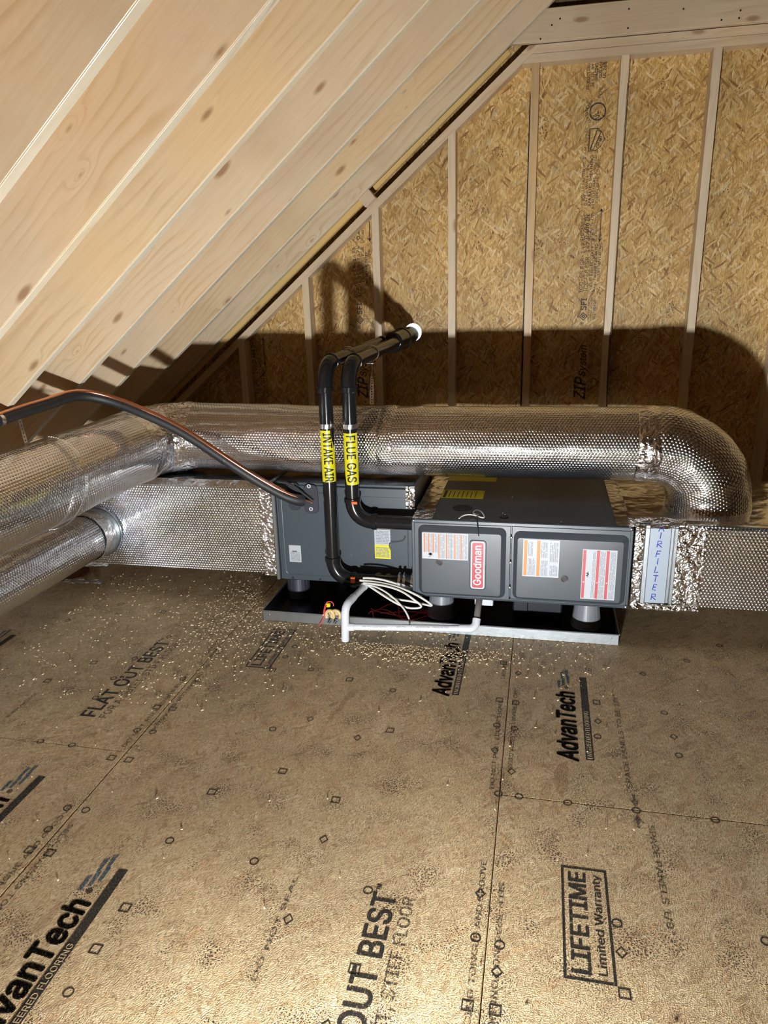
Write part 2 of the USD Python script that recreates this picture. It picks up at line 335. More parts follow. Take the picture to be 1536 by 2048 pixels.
foil('foil_tape', bub=0, wrinkle=(26.0, 0.5), rough=0.12, tint=(0.9, 0.9, 0.92), crease=0.5)
foil('foil_smooth', bub=0, wrinkle=(9.0, 0.15), rough=0.14, tint=(0.84, 0.85, 0.86), crease=0.12)
simple('galvanized', (0.42, 0.45, 0.465), 0.36, 1.0, bump=(40, 0.12, 0.004))
simple('pan_inside', (0.10, 0.105, 0.11), 0.22, 1.0)  # metal colour darkened to stand in for the dark reflection in the pan
simple('bark', (0.10, 0.06, 0.035), 0.8)
simple('plain_lumber', (0.60, 0.47, 0.32), 0.5)
simple('zinc_strap', (0.78, 0.78, 0.78), 0.25, 1.0)
simple('cabinet_grey', (0.046, 0.058, 0.068), 0.36, 0.0, bump=(180, 0.05, 0.002))
simple('cabinet_dark', (0.045, 0.052, 0.06), 0.4, 0.0)
simple('panel_charcoal', (0.040, 0.048, 0.056), 0.38, bump=(200, 0.05, 0.002))
simple('pipe_black', (0.009, 0.009, 0.010), 0.16, 0.0, bump=(12, 0.03, 0.01))
simple('rubber_black', (0.012, 0.012, 0.013), 0.55, 0.0, bump=(90, 0.15, 0.002))
simple('plastic_black', (0.012, 0.013, 0.018), 0.3); simple('plastic_grey', (0.15, 0.16, 0.175), 0.4)
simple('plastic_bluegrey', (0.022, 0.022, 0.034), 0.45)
simple('pvc_white', (0.50, 0.52, 0.545), 0.3); simple('pvc_grey', (0.17, 0.15, 0.14), 0.4)
simple('cable_white', (0.56, 0.55, 0.50), 0.4); simple('label_white', (0.38, 0.40, 0.425), 0.45)
simple('label_yellow', (0.60, 0.53, 0.004), 0.35); simple('label_orange', (0.44, 0.13, 0.035), 0.45); simple('orange_tag', (0.62, 0.10, 0.01), 0.4)
simple('label_amber', (0.46, 0.17, 0.015), 0.45); simple('label_red', (0.36, 0.014, 0.028), 0.4); simple('label_pale_red', (0.40, 0.045, 0.055), 0.45)
simple('white_print', (0.55, 0.55, 0.56), 0.4); simple('black_print', (0.01, 0.01, 0.01), 0.45); simple('grey_print', (0.20, 0.22, 0.24), 0.5)
simple('copper', (0.85, 0.42, 0.27), 0.22, 1.0); simple('red_wire', (0.65, 0.05, 0.05), 0.4); simple('tan_plastic', (0.50, 0.36, 0.16), 0.45)
simple('screw_steel', (0.75, 0.76, 0.78), 0.22, 1.0); simple('dark_hole', (0.004, 0.004, 0.004), 0.6); simple('duct_red', (0.12, 0.035, 0.02), 0.5)
simple('blue_marker', (0.015, 0.035, 0.34), 0.5); simple('shaving_wood', (0.80, 0.66, 0.42), 0.6)
simple('lamp_case', (0.02, 0.02, 0.022), 0.5); simple('clear_film', (0.6, 0.58, 0.55), 0.15)
ink('floor_ink', (0.016, 0.017, 0.017), 0.40); ink('floor_ink_faint', (0.03, 0.028, 0.026), 0.48); ink('wall_ink', (0.02, 0.015, 0.01), 0.37, 300.0); ink('blue_ink', (0.03, 0.10, 0.17), 0.45)
ink('floor_ink_cut', (0.46, 0.34, 0.19), 0.30)

# ------------------------------------------------------------------ setting: floor of subfloor sheets
SEAM, PW, PL, JO = -1.2953, 1.2192, 2.4384, 1.838
floor = thing('floor', (0, 0, 0), 'oriented strand subfloor sheets with printed black lettering and butted joints', None, kind='structure')
obj('underlay', plain(-4.2, 8.8, -6.2, 4.6, -0.06, -0.0185), 'dark_hole', floor, False)
panels = {}
for i in range(-3, 9):
    x0, x1 = SEAM + (i - 1) * PW, SEAM + i * PW
    off = JO + (PL / 2 if i % 2 else 0)
    for j in range(-4, 2):
        y0, y1 = off + j * PL, off + (j + 1) * PL
        y0, y1 = max(y0, -6.0), min(y1, WALL)
        if y1 - y0 < 0.05 or x1 < -3.3 or x0 > 7.9: continue
        panels[i, j] = obj('subfloor_panel', cbox(x0 + 0.0012, x1 - 0.0012, y0 + 0.0008, y1 - 0.0008, -0.018, 0, 0.0016), 'floor_osb', floor, False)
def panel_at(x, y):
    i = math.ceil((x - SEAM) / PW); off = JO + (PL / 2 if i % 2 else 0)
    return panels[i, math.floor((y - off) / PL)]
def fprint(ms, mat, x, y, name='lettering'): obj(name, cat_(ms), mat, panel_at(x, y), False)

def logo_big(xb, y0, xc, worn='floor_ink'):
    """tall rounded brand word over a bar; xc: bar's near-left x, y0: where the word starts"""
    fprint([floor_text('AdvanTech', xb + a, y0 + b, 0.405, 0.062, bold=True, shear=0.12) for a, b in ((0, -0.002), (0, 0.002), (0.0018, 0), (-0.0018, 0))], worn, xb, y0 + 0.2)
    fprint([floor_text('®', xb - 0.012, y0 + 0.43, 0.018, 0.02)] + floor_poly(sbox(xc, y0 + 0.012, xc + 0.0255, y0 + 0.52)), worn, xb, y0 + 0.2, 'printed_bar')
    fprint([text_on('ENGINEERED FLOORING', 0.27, 0.015, (xc + 0.0205, y0 + 0.02, 0.0005), (0, 1, 0), (-1, 0, 0), bold=False)], 'floor_ink_cut', xb, y0 + 0.2)
    flag = [Polygon([(xb - 0.055 + a, y0 + b), (xb - 0.047 + a, y0 + b + 0.001), (xb - 0.052 + a + 0.006, y0 + b + 0.052), (xb - 0.058 + a, y0 + b + 0.045)]) for a, b in ((0, 0.435), (0.017, 0.452), (0.034, 0.47), (0.012, 0.50), (0.03, 0.515))]
    fprint([m for f in flag for m in floor_poly(f)], 'blue_ink', xb, y0 + 0.2, 'printed_flag')
logo_big(-1.055, 0.852, -1.0435); logo_big(-1.525, 1.157, -1.508); logo_big(-2.28, 2.01, -2.266)
logo_big(0.157, 2.036, 0.182); logo_big(-0.292, 2.345, -0.280)
def lifetime(x0, x1, y0, y1):
    fprint(floor_poly(sbox(x0, y0, x1, y1).difference(sbox(x0 + 0.006, y0 + 0.006, x1 - 0.006, y1 - 0.006))), 'floor_ink', x0, (y0 + y1) / 2, 'printed_frame')
    L = y1 - y0
    fprint([floor_text('LIFETIME', x0 + 0.059, y0 + 0.017, L - 0.035, 0.041, bold=True), floor_text('Limited Warranty', x0 + 0.094, y0 + 0.02, L - 0.04, 0.019)], 'floor_ink', x0, (y0 + y1) / 2)
lifetime(0.096, 0.2085, 1.2625, 1.590); lifetime(-1.12, -1.0155, 2.4285, 2.7675)
for xb, y0, s in ((-1.522, 2.004, 1), (-0.3065, 0.845, 1)):
    fprint([floor_text('FLAT OUT BEST', xb, y0, 0.575, 0.057, bold=True), floor_text('TM', xb - 0.042, y0 + 0.58, 0.018, 0.012)], 'floor_ink', xb, y0 + 0.3)
    fprint([floor_text('FOR A QUIET, STIFF FLOOR', xb + 0.047, y0, 0.57, 0.03)], 'floor_ink_faint', xb, y0 + 0.3)
S2 = SEAM + PW
for xs, up in ((SEAM, 1), (S2, 1)):
    for k, (yy, t) in enumerate(((0.95, 'SELF-SPACING TONGUE AND GROOVE'), (1.86, 'DO NOT PULL EDGES TIGHT'), (2.5, 'LEDGER'))):
        fprint([floor_text(t, xs - 0.018, yy, min(0.62, 0.021 * len(t)), 0.014)], 'floor_ink_faint', xs - 0.02, yy + 0.1)
    for k, (yy, t) in enumerate(((1.5, 'SELF-SPACING TONGUE AND GROOVE'), (2.42, 'NO CERRAR LOS ESPACIOS'))):
        fprint([floor_text_down(t, xs + 0.018, yy, min(0.6, 0.021 * len(t)), 0.014)], 'floor_ink_faint', xs + 0.02, yy - 0.1)
fprint([floor_text_down('SPACE PANELS 1/8"', 0.335, 1.78, 0.36, 0.016)], 'floor_ink_faint', 0.34, 1.6)
fprint([floor_text('SPACE PANELS TO BE 1/8"', 0.31, 1.93, 0.52, 0.016)], 'floor_ink_faint', 0.31, 2.2)
fprint([floor_text('DO NOT SEAL', -0.567, 1.13, 0.3, 0.012)], 'floor_ink_faint', -0.567, 1.2)
fprint([floor_text('ESPACIO', -1.83, 1.95, 0.16, 0.012)], 'floor_ink_faint', -1.83, 2.0)
def arrow(x, y, d): return floor_poly(Polygon([(x - 0.004, y), (x + 0.004, y), (x + 0.004, y + d * 0.03), (x + 0.014, y + d * 0.022), (x, y + d * 0.055), (x - 0.014, y + d * 0.022), (x - 0.004, y + d * 0.03)]))
fprint(arrow(0.31, 1.905, -1), 'floor_ink_faint', 0.31, 1.92, 'printed_arrow'); fprint(arrow(0.31, 1.765, 1), 'floor_ink_faint', 0.31, 1.7, 'printed_arrow')
# nailing marks: o ring, s square, d diamond
MARKS = [(SEAM - 0.03, 2.30, 'o'), (SEAM + 0.032, 2.30, 'o'), (SEAM - 0.032, 2.10, 's'), (SEAM + 0.03, 2.10, 's'), (SEAM - 0.03, 1.955, 'o'), (SEAM + 0.03, 1.955, 'o'),
         (SEAM - 0.032, 1.80, 's'), (SEAM + 0.03, 1.80, 's'), (SEAM - 0.03, 1.56, 'o'), (SEAM + 0.03, 1.56, 'o'), (SEAM - 0.03, 1.39, 's'), (SEAM + 0.032, 1.39, 's'), (SEAM - 0.03, 1.47, 'o'),
         (S2 - 0.028, 1.16, 's'), (S2 + 0.03, 1.16, 's'), (S2 - 0.026, 1.05, 'd'), (S2 + 0.03, 1.05, 'o'), (S2 - 0.026, 1.33, 'o'), (S2 + 0.03, 1.32, 'o'), (S2 - 0.026, 1.46, 'd'), (S2 + 0.028, 1.25, 'd'),
         (S2 - 0.03, 2.35, 's'), (S2 + 0.028, 2.34, 's'), (S2 - 0.03, 2.19, 'o'), (S2 + 0.03, 2.18, 'o'), (S2 - 0.028, 2.05, 'd'), (S2 + 0.03, 1.95, 'd'), (S2 - 0.03, 2.62, 's'), (S2 + 0.03, 2.55, 'd'),
         (0.235, 2.39, 's'), (0.232, 2.27, 'd'), (0.225, 2.18, 'o'), (0.222, 1.43, 'o'), (0.225, 1.35, 'd'), (0.222, 1.248, 's'), (0.46, 2.36, 'o'), (0.47, 2.22, 'd'), (0.47, 2.12, 'o'), (0.55, 1.44, 'o'), (0.56, 1.3, 'o'),
         (-0.96, 1.26, 's'), (-0.965, 1.14, 's'), (-0.962, 1.03, 'o'), (-0.96, 1.49, 'o'), (-0.93, 1.70, 's'), (-0.86, 2.04, 'o'), (-0.75, 1.83, 's'), (-0.55, 1.73, 's'), (-0.56, 2.04, 'd'), (-0.75, 2.12, 'd'),
         (-0.50, 2.35, 'o'), (-0.85, 2.45, 'o'), (-0.68, 2.4, 's'), (-0.38, 1.42, 'o'), (-0.36, 1.20, 's'), (-0.385, 1.06, 'd'), (-0.54, 1.57, 'd'), (-0.7, 1.46, 'o'), (-0.55, 1.3, 'd'), (-0.46, 2.1, 's'),
         (-1.0, 2.42, 's'), (-0.985, 2.53, 'o'), (-0.975, 2.62, 'o'), (-1.6, 2.42, 'o'), (-1.6, 2.26, 'o'), (-1.59, 2.12, 'o'), (-1.75, 2.36, 's'), (-1.5, 1.84, 'o'), (-1.62, 1.84, 'o'), (-1.8, 1.845, 'o'), (-1.85, 2.2, 's'),
         (0.12, 1.835, 'o'), (0.31, 1.836, 'o'), (0.52, 1.834, 'o'), (-2.1, 2.7, 'o'), (-1.95, 2.9, 's'), (-1.7, 2.85, 's'), (-1.55, 2.62, 'd'), (0.6, 2.75, 'o'), (0.42, 2.62, 'd'), (0.75, 2.9, 'o'), (-0.08, 1.84, 'o'), (-0.02, 1.838, 'o')]
for k, (x, y, t) in enumerate(MARKS):
    a, b = (0.0125, 0.0095) if t == 'o' else (0.013, 0.010)
    if t == 'o': q = Point(x, y).buffer(a, 8).difference(Point(x, y).buffer(b, 8))
    elif t == 's': q = sbox(x - a, y - a, x + a, y + a).difference(sbox(x - b, y - b, x + b, y + b))
    else: q = Polygon([(x - a, y), (x, y - a * 1.3), (x + a, y), (x, y + a * 1.3)]).difference(Polygon([(x - b, y), (x, y - b * 1.25), (x + b, y), (x, y + b * 1.25)]))
    fprint(floor_poly(q), 'floor_ink', x, y, 'nailing_mark')

# ------------------------------------------------------------------ setting: gable wall
D, S, X0 = 4.0664, 0.4064, -0.8932
PB, PT, RB, M = 2.552, 2.602, 2.6648, 0.8372            # sloping plate bottom / top and rafter underside: z = offset + M x
wall = thing('wall_gable', (0, D, 0), 'framed gable wall of pale studs over golden strand sheathing with black print', None, kind='structure')
ux = np.array([math.cos(ANG), 0, math.sin(ANG)]); un = np.array([-math.sin(ANG), 0, math.cos(ANG)])
def slope(x, off): return off + M * x
xt = (2.428 - PB) / M
for k in range(-5, 12):
    xc = X0 + k * S; top = 2.428
    if xc < xt + 0.02: top = slope(xc - 0.019, PB)
    if top < 0.15: continue
    mat = 'stud_wood_warm' if k == 2 else 'stud_wood'
    lean = {2: -0.004, 3: 0.002}.get(k, 0.0)
    hw = 0.019
    poly = Polygon([(xc - hw, 0.038), (xc + hw, 0.038), (xc + hw + lean, top + (0.0 if xc > xt else 2 * hw * M)), (xc - hw + lean, top)])
    obj('stud', prism(poly, D, D + 0.089), mat, wall, False)
    if k == 2:      # near-black strip painted in for the shaded gap beside the twisted stud
        obj('stud', prism(Polygon([(xc - hw - 0.012, 0.038), (xc - hw - 0.006, 0.038), (xc - hw - 0.006, 2.30), (xc - hw - 0.010, 2.30)]), D + 0.05, D + 0.089), 'dark_hole', wall, False)
obj('bottom_plate', cbox(-3.1, 5.0, D, D + 0.089, 0, 0.038), 'beam_wood', wall, False)
for z0, z1 in ((2.428, 2.4645), (2.466, 2.503)):
    obj('top_plate', prism(Polygon([((z0 - PB) / M + 0.001, z0), (7.5, z0), (7.5, z1), ((z1 - PB) / M + 0.001, z1)]), D, D + 0.089), 'beam_wood', wall, False)
obj('sloping_plate', prism(Polygon([(-2.98, slope(-2.98, PB)), ((2.503 - PB) / M, 2.503), ((2.503 - PT) / M, 2.503), (-2.98, slope(-2.98, PT))]), D, D + 0.089), 'rafter_wood_1', wall, False)
bark = []
for k in range(60):       # waney, bark-stained edge of one stud
    z = 0.75 + k * 0.026; w = 0.002 + 0.016 * max(0, float(vnoise(np.array([[z * 9, 3.3, 0.0]]))[0]) - 0.35); xr = X0 + 3 * S + 0.019
    bark.append(plain(xr - w, xr + 0.0008, D - 0.0006, D + 0.05, z, z + 0.0262))
obj('bark_edge', cat_(bark), 'bark', wall, False, 'dark bark-stained edge of the stud')
hole = Point(-0.714, 1.172).buffer(0.0485, 24)
area = Polygon([(-3.3, 0), (8.0, 0), (8.0, 2.5), (-0.02, 2.5), (-0.03, slope(-0.03, RB) + 0.37), (-3.3, slope(-3.3, RB) + 0.37)])
sheets = {}
for k in range(-2, 8):
    a = -0.487 + (k - 1) * PW; q = area.intersection(sbox(a + 0.001, -0.1, a + PW - 0.001, 3))
    if q.is_empty or q.area < 0.02: continue
    sheets[k] = obj('sheathing_panel', prism(q.difference(hole), WALL, WALL + 0.011), 'wall_osb', wall, False)
obj('seam_backing', prism(area.difference(hole), WALL + 0.0112, WALL + 0.0125), 'dark_hole', wall, False)  # added dark sheet that keeps daylight out of the panel seams
def wprint(ms, x, name='lettering'):
    k = math.floor((x + 0.487) / PW) + 1
    obj(name, cat_(ms), 'wall_ink', sheets[k], False)
def wall_column(x, zo, zmin=0, zmax=9, mini=False):
    """one run of mill print, reading upward; x: middle of the column"""
    items = [('ZIP', 0.80, 0.115, 0.060, x + 0.030, True, 0.25), ('System', 0.925, 0.165, 0.036, x + 0.025, True, 0.25),
             ('CEILING WALL ROOF EXPOSURE 1 MILL 428', 0.80, 0.35, 0.012, x + 0.050, False, 0), ('FOR WALL SHEATHING USE 24 OC', 0.84, 0.36, 0.012, x + 0.066, False, 0),
             ('SFI', 1.275, 0.062, 0.028, x + 0.012, True, 0), ('CERTIFIED SOURCING', 1.215, 0.13, 0.009, x + 0.030, False, 0), ('WWW.SFI-SOURCING', 1.22, 0.12, 0.009, x + 0.042, False, 0),
             ('SFI-00945', 1.225, 0.10, 0.013, x + 0.060, False, 0),
             ('ICC-ES ESR-1473', 1.365, 0.265, 0.019, x - 0.012, False, 0), ('ICC-ES ESR-1474', 1.37, 0.265, 0.019, x + 0.012, False, 0),
             ('ULC ER-R0000 ESR', 1.39, 0.24, 0.017, x + 0.035, False, 0), ('TWO HR FIRE RATED', 1.425, 0.18, 0.013, x + 0.052, True, 0), ('COMPLIANT BOARD', 1.42, 0.195, 0.013, x + 0.070, False, 0),
             ('THICKNESS', 1.62, 0.125, 0.019, x - 0.020, False, 0), ('0.406 IN', 1.63, 0.115, 0.022, x + 0.004, True, 0), ('STRENGTH AXIS', 1.625, 0.13, 0.016, x + 0.026, False, 0), ('THIS DIRECTION', 1.62, 0.135, 0.014, x + 0.044, False, 0),
             ('PS 2-18 EXPOSURE 1', 1.795, 0.22, 0.013, x - 0.030, False, 0), ('24/16 WALL-24', 1.79, 0.19, 0.013, x - 0.012, False, 0), ('APA RATED SHEATHING', 1.785, 0.235, 0.014, x + 0.006, True, 0),
             ('STRUCTURAL 1 SIZED', 1.77, 0.25, 0.013, x + 0.023, False, 0), ('CONFORMS TO PS2', 1.80, 0.2, 0.013, x + 0.04, False, 0),
             ('MILL 0428', 2.045, 0.10, 0.010, x - 0.030, False, 0), ('TESTED', 2.05, 0.085, 0.010, x - 0.016, False, 0),
             ('TYPE', 2.27, 0.05, 0.014, x + 0.030, False, 0), ('PRODUCT 0007', 2.315, 0.12, 0.014, x - 0.03, True, 0), ('SEE UL BY', 2.325, 0.1, 0.014, x - 0.012, False, 0), ('SPACING', 2.35, 0.075, 0.014, x + 0.006, True, 0), ('SIZE 406', 2.36, 0.07, 0.014, x + 0.026, True, 0), ('UL 263', 2.36, 0.065, 0.014, x + 0.044, True, 0)]
    for t, z, L, h, xx, bold, sh in items:
        z += zo
        if z < zmin or z + L > zmax: continue
        wprint([wall_text(t, xx, z, L, h, bold=bold, shear=sh)], x)
    polys = []
    if zmin < 1.24 + zo and 1.26 + zo < zmax:
        c = (x - 0.001, 1.243 + zo)
        polys += [Polygon([(c[0] - a, c[1]), (c[0], c[1] - a), (c[0] + a, c[1]), (c[0], c[1] + a)]).difference(Polygon([(c[0] - b, c[1]), (c[0], c[1] - b), (c[0] + b, c[1]), (c[0], c[1] + b)])) for a, b in ((0.022, 0.016), (0.011, 0.006))]
        polys += [Point(x - 0.008, 1.205 + zo).buffer(0.010).difference(Point(x - 0.008, 1.205 + zo).buffer(0.0075)), Point(x - 0.008, 1.205 + zo).buffer(0.004)]
    if zmin < 1.6 + zo and 1.77 + zo < zmax:
        a, b, xx = 1.615 + zo, 1.77 + zo, x + 0.060
        polys += [sbox(xx - 0.0022, a, xx + 0.0022, b), Polygon([(xx - 0.011, a + 0.018), (xx, a - 0.004), (xx + 0.011, a + 0.018), (xx, a + 0.009)]), Polygon([(xx - 0.011, b - 0.018), (xx, b + 0.004), (xx + 0.011, b - 0.018), (xx, b - 0.009)])]
    if zmin < 2.04 + zo and 2.16 + zo < zmax:
        sx, sz = x + 0.005, 2.09 + zo
        sh = lambda e: Polygon([(sx - 0.025 + e, sz - 0.052 + e), (sx + 0.012, sz - 0.05 + e), (sx + 0.035, sz - 0.03 + e), (sx + 0.052 - e, sz), (sx + 0.040 - e, sz + 0.03), (sx + 0.018, sz + 0.052 - e), (sx - 0.025 + e, sz + 0.052 - e)])
        polys += [sh(0).difference(sh(0.004)), Polygon([(sx - 0.02, sz - 0.045), (sx, sz - 0.045), (sx + 0.034, sz + 0.034), (sx + 0.012, sz + 0.048)]).difference(Polygon([(sx - 0.013, sz - 0.042), (sx - 0.002, sz - 0.042), (sx + 0.029, sz + 0.033), (sx + 0.015, sz + 0.043)]))]
        cx, cz = x + 0.015, 2.215 + zo
        polys += [Point(cx, cz).buffer(0.040, 24).difference(Point(cx, cz).buffer(0.034, 24))]
        wprint([text_on('UL', 0.03, 0.030, (cx + 0.012, WALL, cz - 0.026), (-0.35, 0, 0.937), (-0.937, 0, -0.35), bold=True)], x)
        wprint([text_on('POLICY', 0.055, 0.011, (sx + 0.018, WALL, sz - 0.036), (0.33, 0, 0.944), (-0.944, 0, 0.33), bold=True), wall_text('NU', sx + 0.038, sz - 0.008, 0.022, 0.012, bold=True)], x)
        arc = [text_on(ch, 0.008, 0.012, (cx + 0.047 * math.cos(a), WALL, cz + 0.047 * math.sin(a)), (math.sin(a), 0, -math.cos(a)), (math.cos(a), 0, math.sin(a)), bold=True) for ch, a in zip('CLASSIFIED', np.radians(np.linspace(235, 128, 10)))]
        wprint(arc, x)
    if polys: wprint([m for q in polys for m in wall_poly(q)], x, 'printed_emblem')
wall_column(0.205, 0.0, 0.7, 2.44); wall_column(-1.015, 0.0, 0.7, 1.66); wall_column(-1.665, -0.62, 0.72, 1.22)
wprint([wall_text('THICKNESS', -1.02, 1.665, 0.10, 0.018), wall_text('0.406', -1.0, 1.67, 0.085, 0.02, bold=True), wall_text('STRENGTH AXIS', -0.978, 1.65, 0.14, 0.014)] + wall_poly(sbox(-0.948, 1.66, -0.944, 1.81)) + wall_poly(Polygon([(-0.957, 1.675), (-0.946, 1.655), (-0.935, 1.675)])) + wall_poly(Polygon([(-0.957, 1.795), (-0.946, 1.815), (-0.935, 1.795)])), -1.0)
# the recess above the wall's top plate, the far side of the roof and the wall behind the photographer
back = thing('wall_back', (0, -6.0, 0), 'strand board wall behind the photographer, outside the picture', None, kind='structure')
obj('sheathing_panel', prism(Polygon([(-3.6, 0), (8.6, 0), (2.4, 5.2)]), -6.0, -6.02), 'deck_osb', back, False)

# ------------------------------------------------------------------ setting: roof
ceil = thing('ceiling', (0, 0, 2.5), 'sloping roof of knotty pale rafters', None, kind='structure')
DEPTH, RIDGE = 0.286, 2.4
NAILS = [(0.021, 2.591), (-0.015, 2.568), (-0.065, 2.516), (0.326, 2.603), (0.562, 2.582), (0.327, 2.527), (0.803, 2.555), (0.727, 2.525), (0.800, 2.526)]
for k in range(-15, 7):
    y = 3.9723 + (k - 6) * S
    if y < -5.9: continue
    rf_ = obj('rafter', board((-3.1, y, slope(-3.1, RB)), (RIDGE, y, slope(RIDGE, RB)), DEPTH, un, 0.038, 0.003), f'rafter_wood_{k % 3}' if y > 0.3 else 'plain_lumber', ceil, False)
    if y > 0: obj('pale_edge', board((-3.1, y + 0.001, slope(-3.1, RB) - 0.002), (RIDGE, y + 0.001, slope(RIDGE, RB) - 0.002), 0.004, un, 0.036, 0.0012), 'edge_wood', rf_, False, 'paler strip along the underside of the rafter')  # added strip, paler than the face, to make the underside line stand out
obj('roof_deck', board((-3.6, -6.1, slope(-3.6, RB) + 0.385), (RIDGE, -6.1, slope(RIDGE, RB) + 0.385), 0.012, un, 10.7, 0.0), 'deck_osb', ceil, False)
uxr = np.array([1.0, 1, 1])
zr = slope(RIDGE, RB)
obj('roof_deck', prism(Polygon([(RIDGE, zr + 0.36), (RIDGE + 6.2, zr + 0.36 - 6.2 * M), (RIDGE + 6.2, zr + 0.375 - 6.2 * M), (RIDGE, zr + 0.40)]), -6.1, 4.6), 'deck_osb', ceil, False)
for k in range(-15, 7):
    y = 3.9723 + (k - 6) * S
    if y < -5.9: continue
    obj('rafter', prism(Polygon([(RIDGE + 0.03, zr), (RIDGE + 5.6, zr - 5.6 * M), (RIDGE + 5.6, zr - 5.6 * M + 0.37), (RIDGE + 0.03, zr + 0.37)]), y, y + 0.038), 'plain_lumber', ceil, False)
obj('ridge_board', cbox(RIDGE - 0.005, RIDGE + 0.035, -6.0, 4.02, zr - 0.03, zr + 0.36), 'beam_wood', ceil, False)
obj('tie_beam', cbox(-0.26, 4.2, 4.030, 4.064, 2.5045, 2.64, 0.003), 'beam_wood', ceil, False)
for x, z in NAILS: obj('nail_head', rod((x, 4.0295, z), (x, 4.034, z), 0.0042, 10), 'black_print', ceil)
obj('recess_board', prism(Polygon([(-3.3, 2.47), (8.0, 2.47), (8.0, 2.48), (-3.3, 2.48)]), WALL + 0.011, 4.6), 'deck_osb', ceil, False)
obj('recess_board', prism(Polygon([(-1.0, 2.48), (7.5, 2.48), (2.4, 5.2)]), 4.58, 4.595), 'deck_osb', ceil, False)
# nailer under the last rafter: a lower length and a higher one, parted by a short block
obj('nailer', board((-2.95, 4.0115, slope(-2.95, RB - 0.040)), (-0.90, 4.0115, slope(-0.90, RB - 0.040)), 0.031, un, 0.032), 'gold_wood', ceil, False)
obj('nailer', board((-0.875, 4.0115, slope(-0.875, RB - 0.034)), (-0.2, 4.0115, slope(-0.2, RB - 0.034)), 0.025, un, 0.032), 'gold_wood', ceil, False)
obj('block', board((-0.925, 3.978, slope(-0.925, RB - 0.075)), (-0.87, 3.978, slope(-0.87, RB - 0.075)), 0.056, un, 0.066), 'rafter_wood_1', ceil, False)

# ------------------------------------------------------------------ the work light that lights the room (stands just out of the picture)
def work_light():
    x, y, z = LAMP; a = math.radians(LAMP_TILT); n = np.array([0, math.cos(a), math.sin(a)]); u = np.array([0, -math.sin(a), math.cos(a)])
    t = thing('work_light', (x, y, 0), 'black portable flood lamp standing on the subfloor, out of the picture', 'work light')
    def put(m):
        v = np.array(m.vertices); return trimesh.Trimesh(np.array(LAMP) + v[:, :1] * [1, 0, 0] + v[:, 1:2] * n + v[:, 2:] * u, m.faces, process=False)
    obj('case', put(cbox(-0.085, 0.085, -0.05, -0.006, -0.06, 0.06, 0.006)), 'lamp_case', t)
    obj('added_visor', put(cbox(-0.085, 0.085, -0.03, 0.045, 0.052, 0.056, 0.001)), 'lamp_case', t)  # plate added to trim the upward beam on the nearest rafters
    obj('stand', cat_([nouv(tube([(x - 0.1, y - 0.07, 0.008), (x + 0.1, y - 0.07, 0.008)], 0.008, 10)), nouv(tube([(x - 0.095, y - 0.07, 0.008), (x - 0.095, y - 0.02, z)], 0.007, 10)), nouv(tube([(x + 0.095, y - 0.07, 0.008), (x + 0.095, y - 0.02, z)], 0.007, 10)), nouv(tube([(x - 0.095, y - 0.07, 0.008), (x - 0.095, y + 0.05, 0.008)], 0.007, 10)), nouv(tube([(x + 0.095, y - 0.07, 0.008), (x + 0.095, y + 0.05, 0.008)], 0.007, 10))]), 'lamp_case', t)
    L = UsdLux.RectLight.Define(stage, str(t.GetPath()) + '/light')
    L.CreateWidthAttr(0.12); L.CreateHeightAttr(0.09); L.CreateIntensityAttr(LAMP_POWER); L.CreateColorAttr(Gf.Vec3f(0.95, 0.98, 1.0))
    L.AddTransformOp().Set(Gf.Matrix4d(*[float(v) for v in (1, 0, 0, 0, *u, 0, *(-n), 0, 0, 0, z, 1)]))
work_light()
# ================================================================== equipment
# ------------------------------------------------------------------ drain pan
pan = thing('drain_pan', (-0.42, 3.24, 0), 'shallow galvanized drain pan lying on the floor under the furnace', 'drain pan')
PX0, PX1, PY0, PY1, PH = -1.197, 0.350, 2.838, 3.66, 0.048
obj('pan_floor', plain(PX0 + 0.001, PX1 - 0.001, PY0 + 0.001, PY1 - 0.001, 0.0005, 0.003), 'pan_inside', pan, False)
for a in ((PX0, PX1, PY0, PY0 + 0.0025), (PX0, PX1, PY1 - 0.0025, PY1), (PX0, PX0 + 0.0025, PY0, PY1), (PX1 - 0.0025, PX1, PY0, PY1)):
    obj('pan_side', cbox(*a, 0.0005, PH, 0.0008), 'galvanized', pan, False)
obj('rolled_rim', cat_([nouv(tube([p, q], 0.0028, 8, True, up=(0.1, 0.2, 1))) for p, q in (((PX0, PY0, PH), (PX1, PY0, PH)), ((PX0, PY1, PH), (PX1, PY1, PH)), ((PX0, PY0, PH), (PX0, PY1, PH)), ((PX1, PY0, PH), (PX1, PY1, PH)))]), 'galvanized', pan)
for x in (PX0 + 0.03, PX1 - 0.03): obj('rivet', rod((x, PY0 - 0.002, 0.03), (x, PY0 + 0.002, 0.03), 0.004, 10), 'screw_steel', pan)
obj('seam_lap', cbox(-0.34, -0.30, PY0 - 0.0012, PY0, 0.002, PH, 0.0004), 'galvanized', pan, False)

